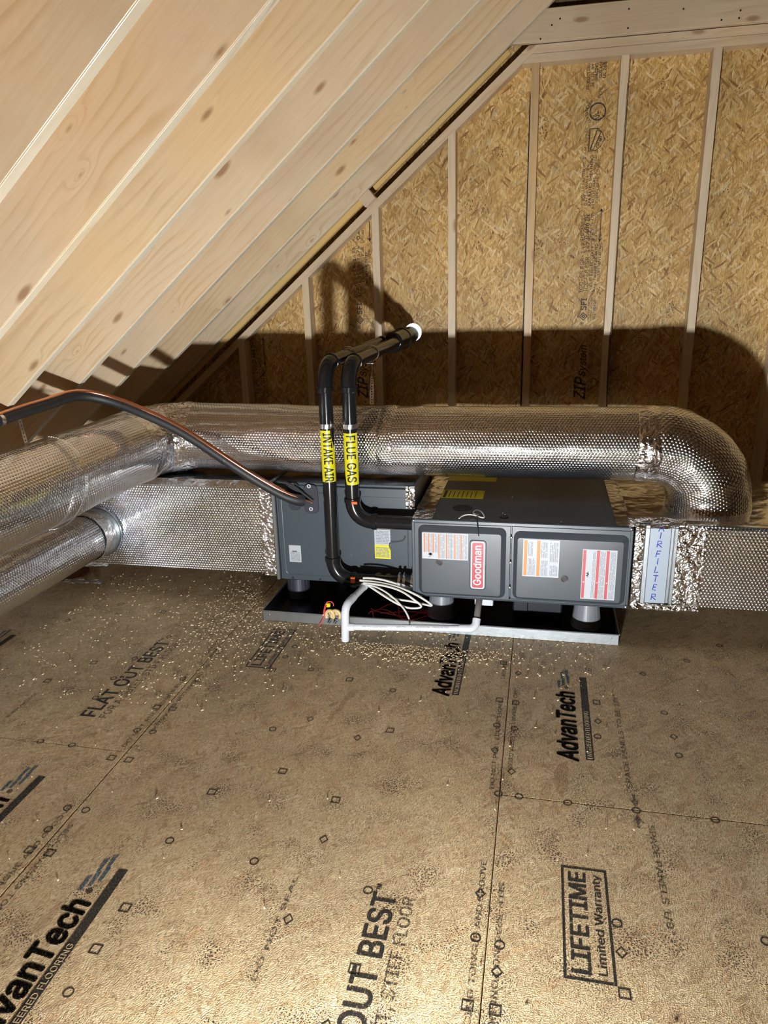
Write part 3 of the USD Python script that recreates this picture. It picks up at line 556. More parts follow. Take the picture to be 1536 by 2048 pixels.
# ------------------------------------------------------------------ riser feet
def riser(x, y, h, r0, r1, mat, label, group=None):
    t = thing('riser_foot', (x, y, 0.003), label, 'riser foot', group)
    obj('cup', lathe([(0.0, 0.003), (r0, 0.003), (r0 + 0.004, 0.008), (r0 + 0.002, 0.012), (r1, h - 0.004), (r1 - 0.004, h), (0, h)], (x, y, 0), 40), mat, t)
    ribs = []
    for a in np.linspace(0, 2 * PI, 16, endpoint=False):
        c, s = math.cos(a), math.sin(a); ribs.append(rod((x + c * r0 * 1.0, y + s * r0, 0.014), (x + c * r1 * 0.995, y + s * r1 * 0.995, h - 0.006), 0.0016, 6))
    obj('ribs', cat_(ribs), mat, t)
    return t
riser(-0.405, 3.01, 0.146, 0.062, 0.047, 'plastic_grey', 'light grey tapered riser cup under the left end of the furnace')
riser(0.228, 3.00, 0.146, 0.062, 0.047, 'plastic_grey', 'light grey tapered riser cup under the right end of the furnace')
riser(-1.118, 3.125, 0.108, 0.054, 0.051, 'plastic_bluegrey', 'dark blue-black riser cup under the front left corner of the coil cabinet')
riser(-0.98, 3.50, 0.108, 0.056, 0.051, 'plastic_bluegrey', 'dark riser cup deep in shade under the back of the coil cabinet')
fb = thing('foam_block', (0.02, 3.15, 0.003), 'dark glossy block in the pan beneath the furnace, between the two grey cups', 'block')
obj('block_body', cbox(-0.085, 0.125, 3.02, 3.30, 0.003, 0.13, 0.006), 'plastic_black', fb, False)
obj('film_wrap', cbox(-0.088, -0.02, 3.016, 3.304, 0.003, 0.132, 0.006), 'plastic_black', fb, False)

# ------------------------------------------------------------------ furnace
FX0, FX1, FY, FZ0, FZ1 = -0.514, 0.380, 2.880, 0.148, 0.500
fur = thing('furnace', (-0.07, 3.23, FZ0), 'dark grey horizontal gas furnace with red name badge and printed warning labels', 'furnace')
obj('body', cbox(FX0, FX1, FY + 0.012, 3.60, FZ0, FZ1, 0.003), 'cabinet_grey', fur)
obj('front_frame', cat_([cbox(FX0, FX1, FY, FY + 0.014, FZ1 - 0.017, FZ1, 0.003), cbox(FX0, FX1, FY, FY + 0.014, FZ0, FZ0 + 0.014, 0.003), cbox(FX0, FX0 + 0.014, FY, FY + 0.014, FZ0, FZ1, 0.003), cbox(FX1 - 0.014, FX1, FY, FY + 0.014, FZ0, FZ1, 0.003)]), 'cabinet_grey', fur)
def door(x0, x1, ox0, ox1, oz0, oz1, name):
    d = obj(name, cbox(x0, x1, FY - 0.003, FY + 0.012, FZ0 + 0.010, FZ1 - 0.014, 0.002), 'cabinet_grey', fur)
    a, b, c, e = rrect(ox0, ox1, oz0, oz1, 0.026), rrect(ox0 + 0.003, ox1 - 0.003, oz0 + 0.003, oz1 - 0.003, 0.025), rrect(ox0 + 0.014, ox1 - 0.018, oz0 + 0.012, oz1 - 0.024, 0.012), rrect(ox0 + 0.017, ox1 - 0.021, oz0 + 0.015, oz1 - 0.027, 0.010)
    obj('raised_panel', loft_panel([(a, FY - 0.0032), (b, FY - 0.006), (c, FY - 0.0185), (e, FY - 0.020)]), 'panel_charcoal', d, 25)
    return d
d1 = door(FX0 + 0.012, -0.100, -0.485, -0.118, 0.164, 0.478, 'left_door'); d2 = door(-0.096, FX1 - 0.010, -0.087, 0.364, 0.166, 0.468, 'right_door')
FP = FY - 0.0202
def label(par, x0, x1, z0, z1, mat='label_white', y=FP, name='paper_label'): return obj(name, plain(x0, x1, y - 0.0006, y + 0.0003, z0, z1), mat, fur if par is None else par, False)
def bars(par, rects, mat, y=FP, name='printed_bar', t=0.0009): obj(name, cat_([plain(a, b, y - t, y, c, d) for a, b, c, d in rects]), mat, par, False)
def small_print(par, x0, x1, z0, z1, n, y=FP, vertical=True, seed=0):
    """rows of unreadably small grey lines"""
    r = random.Random(seed); out = []
    for i in range(n):
        if vertical:
            xc = x0 + (i + 0.5) * (x1 - x0) / n; w = (x1 - x0) / n * 0.28; z = z0
            while z < z1 - 0.004:
                L = min(r.uniform(0.008, 0.05), z1 - z); out.append((xc - w, xc + w, z, z + L)); z += L + r.uniform(0.002, 0.006)
        else:
            zc = z0 + (i + 0.5) * (z1 - z0) / n; w = (z1 - z0) / n * 0.28; x = x0
            while x < x1 - 0.003:
                L = min(r.uniform(0.005, 0.03), x1 - x); out.append((x, x + L, zc - w, zc + w)); x += L + r.uniform(0.002, 0.004)
    bars(par, out, 'grey_print', y, 'small_print', 0.0008)
# left door: striped warning label, sight hole, badge
label(d1, -0.466, -0.273, 0.333, 0.450)
for k, x in enumerate((-0.459, -0.441, -0.422, -0.398, -0.365, -0.331, -0.305)): bars(d1, [(x, x + 0.006, 0.362 if k < 3 else 0.337, 0.446)], 'label_orange')
for i, (a, b) in enumerate(((-0.451, -0.443), (-0.433, -0.424), (-0.414, -0.400), (-0.390, -0.367), (-0.357, -0.333), (-0.323, -0.307), (-0.297, -0.276))): small_print(d1, a, b, 0.364 if i < 3 else 0.338, 0.446, 2 + (b - a > 0.015) * 2, seed=i)
bars(d1, [(-0.440, -0.422, 0.352, 0.357), (-0.436, -0.426, 0.348, 0.361), (-0.440, -0.430, 0.341, 0.3425)], 'black_print')
def sight(par, x, z, hint):
    obj('sight_port', nouv(tube([(x + 0.0125 * math.cos(a), FP - 0.001, z + 0.0125 * math.sin(a)) for a in np.linspace(0, 2 * PI, 25)], 0.0026, 8, False)), 'screw_steel', par)
    obj('sight_glass', rod((x, FP - 0.0012, z), (x, FP + 0.003, z), 0.0115, 20), hint, par)
sight(d1, -0.394, 0.318, 'dark_hole'); sight(d2, 0.122, 0.274, 'plastic_black')
bw = rrect(-0.2605, -0.2035, 0.2095, 0.4205, 0.011); bi = rrect(-0.2555, -0.2085, 0.2145, 0.4155, 0.008)
bd = obj('name_badge', loft_panel([(rrect(-0.2665, -0.1975, 0.2035, 0.4265, 0.014), FP), (rrect(-0.2645, -0.1995, 0.2055, 0.4245, 0.013), FP - 0.003), (bw, FP - 0.0032)]), 'cabinet_dark', d1, 25)
obj('badge_rim', loft_panel([(bw, FP - 0.003), (bw, FP - 0.0042)]), 'white_print', d1, False)
obj('badge_face', loft_panel([(bi, FP - 0.004), (bi, FP - 0.0048)]), 'label_red', d1, False)
obj('badge_lettering', text_on('Goodman', 0.178, 0.031, (-0.2185, FP - 0.0048, 0.226), (0, 0, 1), (-1, 0, 0), bold=True, depth=0.0008), 'white_print', d1, False)
# right door: amber label and red label
label(d2, -0.0485, 0.097, 0.277, 0.4395)
for x in (-0.0445, 0.0075): bars(d2, [(x, x + 0.013, 0.281, 0.4355)], 'label_amber')
small_print(d2, -0.029, 0.002, 0.283, 0.358, 6, seed=21); small_print(d2, -0.029, -0.008, 0.366, 0.43, 4, seed=22); small_print(d2, 0.024, 0.052, 0.283, 0.35, 6, seed=23); small_print(d2, 0.024, 0.05, 0.362, 0.43, 6, seed=24); small_print(d2, 0.060, 0.092, 0.284, 0.33, 5, seed=25); small_print(d2, 0.058, 0.092, 0.345, 0.43, 5, seed=26)
label(d2, 0.188, 0.322, 0.191, 0.408)
for x in (0.1905, 0.2435, 0.281): bars(d2, [(x, x + 0.0115, 0.195, 0.404)], 'label_pale_red')
small_print(d2, 0.228, 0.241, 0.197, 0.40, 4, seed=31); small_print(d2, 0.257, 0.278, 0.197, 0.40, 5, seed=32); small_print(d2, 0.297, 0.318, 0.197, 0.40, 5, seed=33)
bars(d2, [(0.206, 0.2125, 0.292, 0.297), (0.210, 0.217, 0.299, 0.303), (0.204, 0.215, 0.303, 0.306), (0.2115, 0.214, 0.288, 0.312)], 'black_print')
obj('label_triangle', cat_([prism(Polygon([(x, 0.2655), (x + 0.006, 0.262), (x + 0.006, 0.269)]), FP - 0.0011, FP) for x in (0.193, 0.246, 0.2835)]), 'white_print', d2, False)
for z in (0.438, 0.328, 0.215): obj('door_screw', lathe([(0, 0), (0.0065, 0), (0.006, 0.003), (0.003, 0.005), (0, 0.005)], (0, 0, 0), 14).apply_transform(trimesh.transformations.rotation_matrix(PI / 2, (1, 0, 0))).apply_translation((-0.098, FY - 0.003, z)), 'screw_steel', fur)
for x, z in ((FX0 + 0.007, FZ1 - 0.008), (FX0 + 0.007, FZ0 + 0.006), (FX1 - 0.008, FZ1 - 0.008), (FX1 - 0.008, FZ0 + 0.006)):
    obj('corner_screw', lathe([(0, 0), (0.0045, 0), (0.004, 0.002), (0, 0.003)], (0, 0, 0), 12).apply_transform(trimesh.transformations.rotation_matrix(PI / 2, (1, 0, 0))).apply_translation((x, FY, z)), 'screw_steel', fur)
obj('lower_trim', cat_([cbox(-0.10, FX1 - 0.002, FY - 0.006, FY, FZ0 + 0.0125, FZ0 + 0.0165, 0.001), cbox(FX0, FX1, FY - 0.004, FY, FZ0 + 0.004, FZ0 + 0.007, 0.001)]), 'cabinet_grey', fur, False)
# top side
st = obj('yellow_sticker', plain(-0.437, -0.241, 3.20, 3.335, FZ1 - 0.0002, FZ1 + 0.0007), 'label_yellow', fur, False)
obj('sticker_print', cat_([plain(-0.425, -0.412, 3.21, 3.325, FZ1, FZ1 + 0.001)] + [plain(-0.40 + 0.02 * i, -0.396 + 0.02 * i, 3.215, 3.32 - 0.01 * (i % 3), FZ1, FZ1 + 0.001) for i in range(7)]), 'black_print', st, False)
obj('vent_sticker', plain(-0.445, -0.20, 3.50, 3.60, FZ1 - 0.0002, FZ1 + 0.0007), 'label_yellow', fur, False)
obj('knockout_hole', lathe([(0, FZ1 + 0.0002), (0.042, FZ1 + 0.0002), (0.044, FZ1 + 0.001), (0.038, FZ1 + 0.0012), (0, FZ1 + 0.0008)], (-0.318, 3.058, 0), 28), 'dark_hole', fur)
obj('plug', lathe([(0, FZ1), (0.018, FZ1), (0.017, FZ1 + 0.003), (0.010, FZ1 + 0.004), (0, FZ1 + 0.003)], (-0.133, 2.950, 0), 20), 'plastic_black', fur)
for x, y in ((-0.36, 3.13), (-0.27, 3.12), (-0.23, 3.01), (-0.17, 3.09), (-0.125, 3.06), (-0.14, 3.0), (-0.13, 2.98), (-0.11, 3.24), (0.1, 2.91)):
    obj('top_screw', lathe([(0, FZ1), (0.005, FZ1), (0.0045, FZ1 + 0.003), (0, FZ1 + 0.0045)], (x, y, 0), 10), 'screw_steel', fur)
for nm, a, sd in (('foil_tape', (-0.512, -0.428, 2.886, 3.02), 1), ('foil_tape', (-0.514, -0.435, 3.02, 3.58), 2)):
    x0, x1, y0, y1 = a
    obj(nm, sheet((x0, y0, FZ1 + 0.002), (x1 - x0, 0, 0), (0, y1 - y0, 0), 30, 40, 0.002, 30, sd, False), 'foil_tape' if sd == 1 else 'foil_smooth', fur)
obj('foil_tape', sheet((-0.516, 2.99, FZ1 - 0.06), (0, 0.10, 0), (0, 0, 0.065), 20, 20, 0.003, 30, 5, False), 'foil_tape', fur)
obj('foil_tape', sheet((0.315, 2.892, FZ1 + 0.002), (0.07, 0, 0), (0, 0.70, 0), 24, 60, 0.002, 25, 6, False), 'foil_smooth', fur)
# left side: collars for the two vent pipes
obj('flue_collar', nouv(tube([(FX0 + 0.002, 2.982, 0.446), (FX0 - 0.006, 2.982, 0.446)], 0.040, 28)), 'duct_red', fur)
obj('flex_coupling', nouv(tube([(FX0 - 0.085, 2.982, 0.163), (FX0 - 0.075, 2.982, 0.163), (FX0 - 0.06, 2.982, 0.163), (FX0 - 0.04, 2.982, 0.163), (FX0 - 0.02, 2.982, 0.163), (FX0 + 0.002, 2.982, 0.163)], [0.036, 0.0365, 0.035, 0.037, 0.035, 0.037], 28)), 'rubber_black', fur)
for i, x in enumerate((-0.588, -0.566, -0.530)):
    c = obj('hose_clamp', nouv(tube([(x - 0.006, 2.982, 0.163), (x + 0.006, 2.982, 0.163)], 0.0385, 28)), 'screw_steel', fur)
    obj('clamp_screw', rod((x, 2.96, 0.203), (x, 2.985, 0.207), 0.0055, 10), 'screw_steel', c)

# white thermostat wire lying on the furnace top
tw = thing('wire', (-0.25, 2.93, FZ1), 'short cream wire curling on the black furnace top, its end over the front', 'wire')
obj('white_strand', nouv(tube(smooth_path([(-0.315, 2.895, 0.505), (-0.29, 2.925, 0.512), (-0.25, 2.925, 0.511), (-0.215, 2.915, 0.506), (-0.222, 2.95, 0.514), (-0.255, 2.99, 0.512), (-0.262, 2.97, 0.511), (-0.235, 2.945, 0.510)], 60), 0.0028, 8)), 'cable_white', tw)
obj('black_strand', nouv(tube(smooth_path([(-0.25, 2.93, 0.508), (-0.24, 2.895, 0.506), (-0.236, 2.868, 0.495), (-0.232, 2.858, 0.46), (-0.229, 2.857, 0.445)], 30), 0.0022, 8)), 'black_print', tw)

# ------------------------------------------------------------------ coil cabinet
CX0, CX1, CY, CZ0, CZ1 = -1.180, -0.532, 3.060, 0.110, 0.592
coil = thing('coil_cabinet', (-0.86, 3.3, CZ0), 'dark grey evaporator coil cabinet standing left of the furnace behind the black pipes', 'coil cabinet')
obj('cabinet', cbox(CX0, CX1, CY + 0.004, 3.60, CZ0, CZ1, 0.003), 'cabinet_grey', coil)
ap = obj('access_panel', cbox(CX0 + 0.012, CX1 - 0.006, CY - 0.004, CY + 0.006, CZ0 + 0.004, CZ1 - 0.012, 0.002), 'cabinet_grey', coil)
def bead(x0, x1, z0, z1, r, y, rad=0.003):
    p = rrect(x0, x1, z0, z1, r); p = np.vstack([p, p[:1]]); return nouv(tube(np.c_[p[:, 0], np.full(len(p), y), p[:, 1]], rad, 8, False, up=(0, 1, 0)))
obj('pressed_bead', cat_([bead(CX0 + 0.028, CX1 - 0.03, CZ0 + 0.03, CZ1 - 0.045, 0.02, CY - 0.003)]), 'cabinet_grey', ap)
obj('pressed_bead', nouv(tube(smooth_path([(-0.575, CY - 0.003, 0.36), (-0.59, CY - 0.003, 0.335), (-0.612, CY - 0.003, 0.33), (-0.612, CY - 0.003, 0.24)], 20), 0.004, 8)), 'cabinet_grey', ap)
obj('upper_flange', cbox(-0.90, CX1 - 0.006, CY - 0.009, CY - 0.003, CZ1 - 0.055, CZ1 - 0.014, 0.002), 'cabinet_grey', ap)
for x in (-1.13, -1.05): pass
for x, z in ((-1.12, CZ0 + 0.013), (-0.985, CZ0 + 0.013), (-0.60, CZ1 - 0.03), (-0.76, CZ0 + 0.013)): obj('panel_screw', rod((x, CY - 0.008, z), (x, CY, z), 0.005, 10), 'black_print', coil)
# rubber pipe plates with washers
for x0, x1, z0, z1 in ((-1.115, -1.058, 0.462, 0.592), (-1.040, -0.972, 0.450, 0.586)):
    pl = obj('pipe_plate', loft_panel([(rrect(x0, x1, z0, z1, 0.024), CY - 0.0035), (rrect(x0, x1, z0, z1, 0.024), CY - 0.008), (rrect(x0 + 0.002, x1 - 0.002, z0 + 0.002, z1 - 0.002, 0.022), CY - 0.010)]), 'plastic_bluegrey', coil, 25)
for x, z in ((-1.091, 0.583), (-1.012, 0.580), (-1.008, 0.472)):
    w = obj('washer', nouv(tube([(x + 0.007 * math.cos(a), CY - 0.012, z + 0.007 * math.sin(a)) for a in np.linspace(0, 2 * PI, 21)], 0.0025, 8, False)), 'white_print', coil)
for x, z in ((-1.005, 0.53), (-1.03, 0.543)): obj('stub_hole', rod((x, CY - 0.012, z), (x, CY - 0.004, z), 0.005, 12), 'dark_hole', coil)
cl = label(coil, -1.130, -1.072, 0.204, 0.288, 'label_white', CY - 0.004); small_print(cl, -1.124, -1.078, 0.21, 0.255, 7, CY - 0.004, False, 41); bars(cl, [(-1.115, -1.092, 0.256, 0.260)], 'black_print', CY - 0.004)
cl2 = label(coil, -0.717, -0.643, 0.243, 0.385, 'label_white', CY - 0.004); bars(cl2, [(-0.7165, -0.6435, 0.2435, 0.310)], 'label_yellow', CY - 0.004, 'yellow_half')
small_print(cl2, -0.711, -0.650, 0.316, 0.380, 9, CY - 0.004, False, 42); small_print(cl2, -0.711, -0.650, 0.25, 0.30, 7, CY - 0.0046, False, 43)
for x in (-0.70, -0.655): obj('drain_cap', rod((x, CY - 0.012, 0.155), (x, CY, 0.155), 0.017, 18, 0.003), 'tan_plastic', coil)
obj('foil_tape', sheet((CX1 - 0.035, CY - 0.012, CZ1 - 0.10), (0.04, 0, 0), (0, 0, 0.10), 24, 40, 0.006, 28, 8, False, 0.003), 'foil_tape', coil)
obj('foil_tape', sheet((CX0 + 0.005, CY - 0.004, CZ1 + 0.004), (CX1 - CX0 - 0.01, 0, 0), (0, 0.52, 0), 50, 40, 0.004, 14, 9, False), 'foil_smooth', coil)

# ------------------------------------------------------------------ supply plenum
sup = thing('supply_plenum', (-1.75, 3.35, 0.14), 'bubble-foil wrapped supply box joined to the left side of the coil cabinet', 'duct')
obj('wrapped_box', foil_box(-2.34, -1.184, 3.055, 3.62, 0.142, 0.592, 'fltrb', 0.004, 11), 'bubble_foil_box', sup)
obj('foil_tape', sheet((-1.255, 3.046, 0.132), (0.058, 0, 0), (0, 0, 0.462), 36, 220, 0.004, 44, 12, False, 0.002), 'foil_tape', sup)
obj('end_flange', cbox(-1.198, -1.181, 3.048, 3.62, 0.112, 0.60, 0.002), 'galvanized', sup)
obj('top_edge_strip', sheet((-2.2, 3.046, 0.565), (1.0, 0, 0), (0, 0, 0.034), 80, 8, 0.003, 14, 13, False), 'foil_smooth', sup)
obj('top_sheet', sheet((-2.32, 3.05, 0.598), (1.13, 0, 0), (0, 0.56, 0), 70, 40, 0.004, 9, 14, False), 'foil_smooth', sup)

# ------------------------------------------------------------------ round ducts
def arc(c, r, a0, a1, n, plane):
    out = []
    for a in np.radians(np.linspace(a0, a1, n)):
        out.append((c[0] + r * math.cos(a), c[1], c[2] + r * math.sin(a)) if plane == 'xz' else (c[0] + r * math.cos(a), c[1] + r * math.sin(a), c[2]))
    return out
def dense(pts, step=0.012):
    pts = np.array(pts, float); out = [pts[0]]
    for a, b in zip(pts[:-1], pts[1:]):
        n = max(1, int(np.linalg.norm(b - a) / step)); out += [a + (b - a) * t for t in np.linspace(0, 1, n + 1)[1:]]
    return np.array(out)
def relax(p, it):
    p = np.array(p)
    for _ in range(it): p[1:-1] = 0.5 * p[1:-1] + 0.25 * (p[:-2] + p[2:])
    return p
TY, TZ, TR = 3.205, 0.766, 0.157
trunk = thing('trunk_duct', (-0.5, TY, 0.5), 'thick round foil-wrapped duct running above the furnace and elbowing down at its right end', 'duct')
obj('wrap', tube(relax(dense([(-1.60, TY, TZ + 0.004), (-1.0, TY, TZ - 0.004), (-0.3, TY, TZ - 0.002), (0.475, TY, TZ)]), 20), TR, 110, False, up=(0, 1, 0), amp=0.006, freq=5, seed=3), 'bubble_foil', trunk)
el = relax(dense([(0.46, TY, TZ)] + arc((0.49, TY, 0.546), 0.222, 88, 2, 5, 'xz')[0:] + [(0.712, TY, 0.500)], 0.008), 8)
obj('elbow', tube(el, np.interp(np.linspace(0, 1, len(el)), [0, 0.06, 0.5, 0.9, 1], [0.158, 0.163, 0.166, 0.168, 0.176]), 110, False, up=(0, 1, 0), amp=0.010, freq=9, seed=5), 'bubble_foil', trunk)
jt = dense([(0.39, TY, TZ), (0.51, TY, TZ - 0.002)], 0.004)
obj('foil_tape', tube(jt, 0.150 + 0.0135 * np.sin(np.linspace(0, PI, len(jt))) ** 0.25, 140, False, up=(0, 1, 0), amp=0.005, freq=26, seed=6), 'foil_tape', trunk)
jt = dense([(-0.70, TY, TZ - 0.003), (-0.62, TY, TZ - 0.003)], 0.004)
obj('foil_tape', tube(jt, 0.150 + 0.0115 * np.sin(np.linspace(0, PI, len(jt))) ** 0.25, 140, False, up=(0, 1, 0), amp=0.004, freq=22, seed=16), 'bubble_foil', trunk)
obj('elbow_collar', tube(dense([(0.712, TY, 0.492), (0.712, TY, 0.512)], 0.005), [0.19, 0.188, 0.182, 0.176, 0.172][:len(dense([(0.712, TY, 0.492), (0.712, TY, 0.512)], 0.005))], 60, False, up=(0, 1, 0), amp=0.004, freq=20, seed=7), 'foil_smooth', trunk)

BX, BZ, BR = -1.825, 0.758, 0.163
br = thing('branch_duct', (BX, 2.2, 0.6), 'thick round foil-wrapped duct running forward along the eaves from the trunk corner', 'duct')
bp_ = relax(dense([(BX - 0.04, 0.9, BZ - 0.01), (BX - 0.03, 1.8, BZ - 0.005), (BX, 2.92, BZ)]), 20)
obj('wrap', tube(bp_, BR, 110, False, up=(-1, 0, 0), amp=0.006, freq=5, seed=21), 'bubble_foil', br)
co = relax(dense([(BX, 2.90, BZ), (BX, 3.03, BZ), (-1.77, 3.16, BZ + 0.003), (-1.66, TY, TZ), (-1.58, TY, TZ + 0.003)], 0.008), 10)
obj('corner_elbow', tube(co, 0.150 + 0.0165 * np.sin(np.linspace(0, PI, len(co))) ** 0.18, 120, False, up=(-1, 0, 0), amp=0.010, freq=10, seed=22), 'foil_tape', br)
# perforated hanger strap round the branch duct, up to a rafter
def perf_strip(path, width, side, t=0.0012, hole=0.012):
    """flat strap with holes: two rails and rungs between them"""
    P = np.array(path, float); T = np.gradient(P, axis=0); T /= np.linalg.norm(T, axis=1, keepdims=True)
    W = np.array(side, float) if np.ndim(side) == 2 else np.broadcast_to(np.array(side, float), P.shape); W = W - T * (W * T).sum(1, keepdims=True); W /= np.linalg.norm(W, axis=1, keepdims=True); N = np.cross(T, W)
    def rail(lo, hi, i0, i1):
        c = []
        for i in (i0, i1):
            for a, b in ((lo, -t), (hi, -t), (hi, t), (lo, t)): c.append(P[i] + W[i] * a * width + N[i] * b / 2)
        return trimesh.Trimesh(c, [(0, 1, 5), (0, 5, 4), (1, 2, 6), (1, 6, 5), (2, 3, 7), (2, 7, 6), (3, 0, 4), (3, 4, 7), (0, 2, 1), (0, 3, 2), (4, 5, 6), (4, 6, 7)], process=False)
    out = []
    for i in range(len(P) - 1):
        out += [rail(-0.5, -0.2, i, i + 1), rail(0.2, 0.5, i, i + 1)]
        if i % 2 == 0: out.append(rail(-0.2, 0.2, i, i + 1))
    return cat_(out)
sy = 2.36
hs = thing('hanger_strap', (BX, sy, BZ), 'perforated steel strap slung around the foil duct along the eaves', 'strap')
ring = [(BX + 0.170 * math.cos(a), sy + 0.05 * math.sin(a), BZ + 0.170 * math.sin(a)) for a in np.radians(np.linspace(-100, 130, 140))]
obj('strap_loop', perf_strip(ring, 0.019, (0, 1, 0)), 'zinc_strap', hs, False)
obj('strap_end', perf_strip([(-1.93 + 0.0 * t, 2.42 - 0.02 * t, 0.90 + 0.14 * t) for t in np.linspace(0, 1, 20)], 0.019, (0, 1, 0)), 'zinc_strap', hs, False)

LX, LZ, LR = -2.11, 0.318, 0.112
lb = thing('lower_branch_duct', (LX, 2.4, 0.2), 'lower round foil-wrapped duct leaving the supply box towards the viewer, collar at its end', 'duct')
lp = relax(dense([(LX - 0.05, 1.2, LZ - 0.01), (LX - 0.02, 2.2, LZ), (LX, 2.97, LZ)]), 15)
obj('wrap', tube(lp, LR, 90, False, up=(-1, 0, 0), amp=0.004, freq=6, seed=31), 'bubble_foil', lb)
cp = dense([(LX, 2.93, LZ), (LX, 3.035, LZ)], 0.005)
obj('foil_end', tube(cp, LR + 0.003, 100, False, up=(-1, 0, 0), amp=0.005, freq=22, seed=32), 'foil_tape', lb)
obj('collar', cat_([nouv(tube([(LX, 3.005, LZ), (LX, 3.06, LZ)], LR + 0.009, 48)), nouv(tube([(LX, 3.034, LZ), (LX, 3.044, LZ)], LR + 0.017, 48)), nouv(tube([(LX, 3.022, LZ), (LX, 3.026, LZ)], LR + 0.012, 48))]), 'galvanized', lb)

# ------------------------------------------------------------------ return plenum and filter rack
ret = thing('return_plenum', (0.85, 3.25, 0.16), 'bubble-foil wrapped return box at the right edge, below the elbow of the trunk duct', 'duct')
obj('wrapped_box', foil_box(0.548, 1.62, 2.905, 3.60, 0.165, 0.508, 'frtlb', 0.004, 41), 'bubble_foil_box', ret)
obj('foil_tape', sheet((0.548, 2.893, 0.150), (0.105, 0, 0), (0, 0, 0.362), 50, 170, 0.003, 42, 42, False, 0.0016), 'foil_tape', ret)
obj('top_sheet', sheet((0.55, 2.90, 0.512), (1.05, 0, 0), (0, 0.70, 0), 120, 70, 0.006, 7, 43, False), 'foil_smooth', ret)
obj('top_edge_tape', sheet((0.54, 2.890, 0.498), (1.08, 0, 0), (0, 0.05, 0.022), 120, 10, 0.005, 14, 44, False), 'foil_smooth', ret)
rack = thing('filter_rack', (0.47, 3.2, 0.165), 'narrow sheet-metal filter slot with blue handwriting between furnace and return box', 'filter rack')
obj('frame', cat_([cbox(0.392, 0.424, 2.892, 3.58, 0.165, 0.512, 0.002), cbox(0.424, 0.442, 2.882, 3.58, 0.165, 0.512, 0.002), cbox(0.522, 0.534, 2.893, 3.58, 0.165, 0.512, 0.002), cbox(0.534, 0.548, 2.883, 3.58, 0.165, 0.512, 0.002)]), 'galvanized', rack)
obj('top_cover', sheet((0.370, 2.90, 0.5145), (0.18, 0, 0), (0, 0.68, 0), 20, 70, 0.005, 7, 43, False), 'foil_smooth', rack)
obj('cover_skirt', sheet((0.371, 3.58, 0.4995), (0, -0.68, 0), (0, 0, 0.016), 60, 4, 0.001, 20, 48, False), 'foil_smooth', rack)
fd = obj('filter_door', cbox(0.442, 0.522, 2.888, 2.905, 0.172, 0.500, 0.002), 'plastic_grey', rack)
simple('door_metal', (0.30, 0.345, 0.40), 0.4, 0.2); UsdShade.MaterialBindingAPI.Apply(fd).Bind(MATS['door_metal'])
for i, (ch, z) in enumerate(zip('AIRFILTER', (0.487, 0.456, 0.420, 0.378, 0.347, 0.312, 0.272, 0.234, 0.192))):
    h = 0.026; w = None
    strokes = {'A': [[(0, 0), (.5, 1), (1, 0)], [(.2, .4), (.8, .4)]], 'I': [[(.45, 0), (.55, 1)]], 'R': [[(0, 0), (.15, 1), (.8, .95), (.85, .6), (.15, .5), (.95, 0)]], 'F': [[(0, 0), (.2, 1), (.95, 1)], [(.1, .5), (.75, .55)]], 'L': [[(.3, 1), (.1, 0), (.85, .05)]], 'T': [[(0, 1), (1, 1)], [(.55, 1), (.4, 0)]], 'E': [[(.95, .95), (.3, 1), (.1, .1), (.8, 0)], [(.2, .52), (.75, .55)]]}[ch]
    x0 = 0.474 - 0.0008 * i
    obj('handwriting', cat_([nouv(tube([(x0 + a * 0.019, 2.8879, z + b * h) for a, b in s], 0.0019, 6, True, up=(0, 1, 0))) for s in strokes]), 'blue_marker', fd)
obj('foil_tape', sheet((0.36, 2.878, 0.500), (0.22, 0, 0), (0, 0.06, 0.024), 60, 16, 0.007, 18, 45, False, 0.003), 'foil_tape', rack)
obj('foil_tape', sheet((0.395, 2.881, 0.152), (0.19, 0, 0), (0, 0, 0.026), 60, 12, 0.005, 26, 46, False, 0.003), 'foil_tape', rack)
obj('foil_tape', sheet((0.388, 2.887, 0.160), (0.034, 0, 0), (0, 0, 0.345), 16, 140, 0.002, 44, 47, False, 0.0012), 'foil_tape', rack)

# ------------------------------------------------------------------ vent pipes
PR = 0.0303
def elbow_path(p, c0, c1, n=14):
    return [np.array(p, float)]
def fillet(pts, r, n=12):
    """polyline with rounded corners"""
    P = [np.array(p, float) for p in pts]; out = [P[0]]
    for a, b, c in zip(P[:-2], P[1:-1], P[2:]):
        u, v = (a - b) / np.linalg.norm(a - b), (c - b) / np.linalg.norm(c - b)
        t = r; s, e = b + u * t, b + v * t
        for k in np.linspace(0, 1, n): out.append((1 - k) ** 2 * s + 2 * k * (1 - k) * (b * 0.8 + 0.2 * (s + e) / 2) + k * k * e)
    return np.array(out + [P[-1]])
def ring_at(p, d, w, r, n=28, bev=0.002):
    d = np.array(d, float) / np.linalg.norm(d); p = np.array(p, float); return rod(p - d * w / 2, p + d * w / 2, r, n, bev)
def wrap_text(t, cx, cy, ztop, length, h, r, facing):
    """lettering round a vertical pipe, reading downward, letter tops to the right as seen"""
    m = text_mesh(t, h, 0.0005, True).subdivide_to_size(0.006); v = np.array(m.vertices); v[:, 0] -= v[:, 0].min(); v[:, 0] *= length / v[:, 0].max(); v[:, 1] -= (v[:, 1].max() + v[:, 1].min()) / 2
    th = facing + v[:, 1] / r; rr = r + v[:, 2]
    return trimesh.Trimesh(np.c_[cx + rr * np.cos(th), cy + rr * np.sin(th), ztop - v[:, 0]], m.faces, process=False)
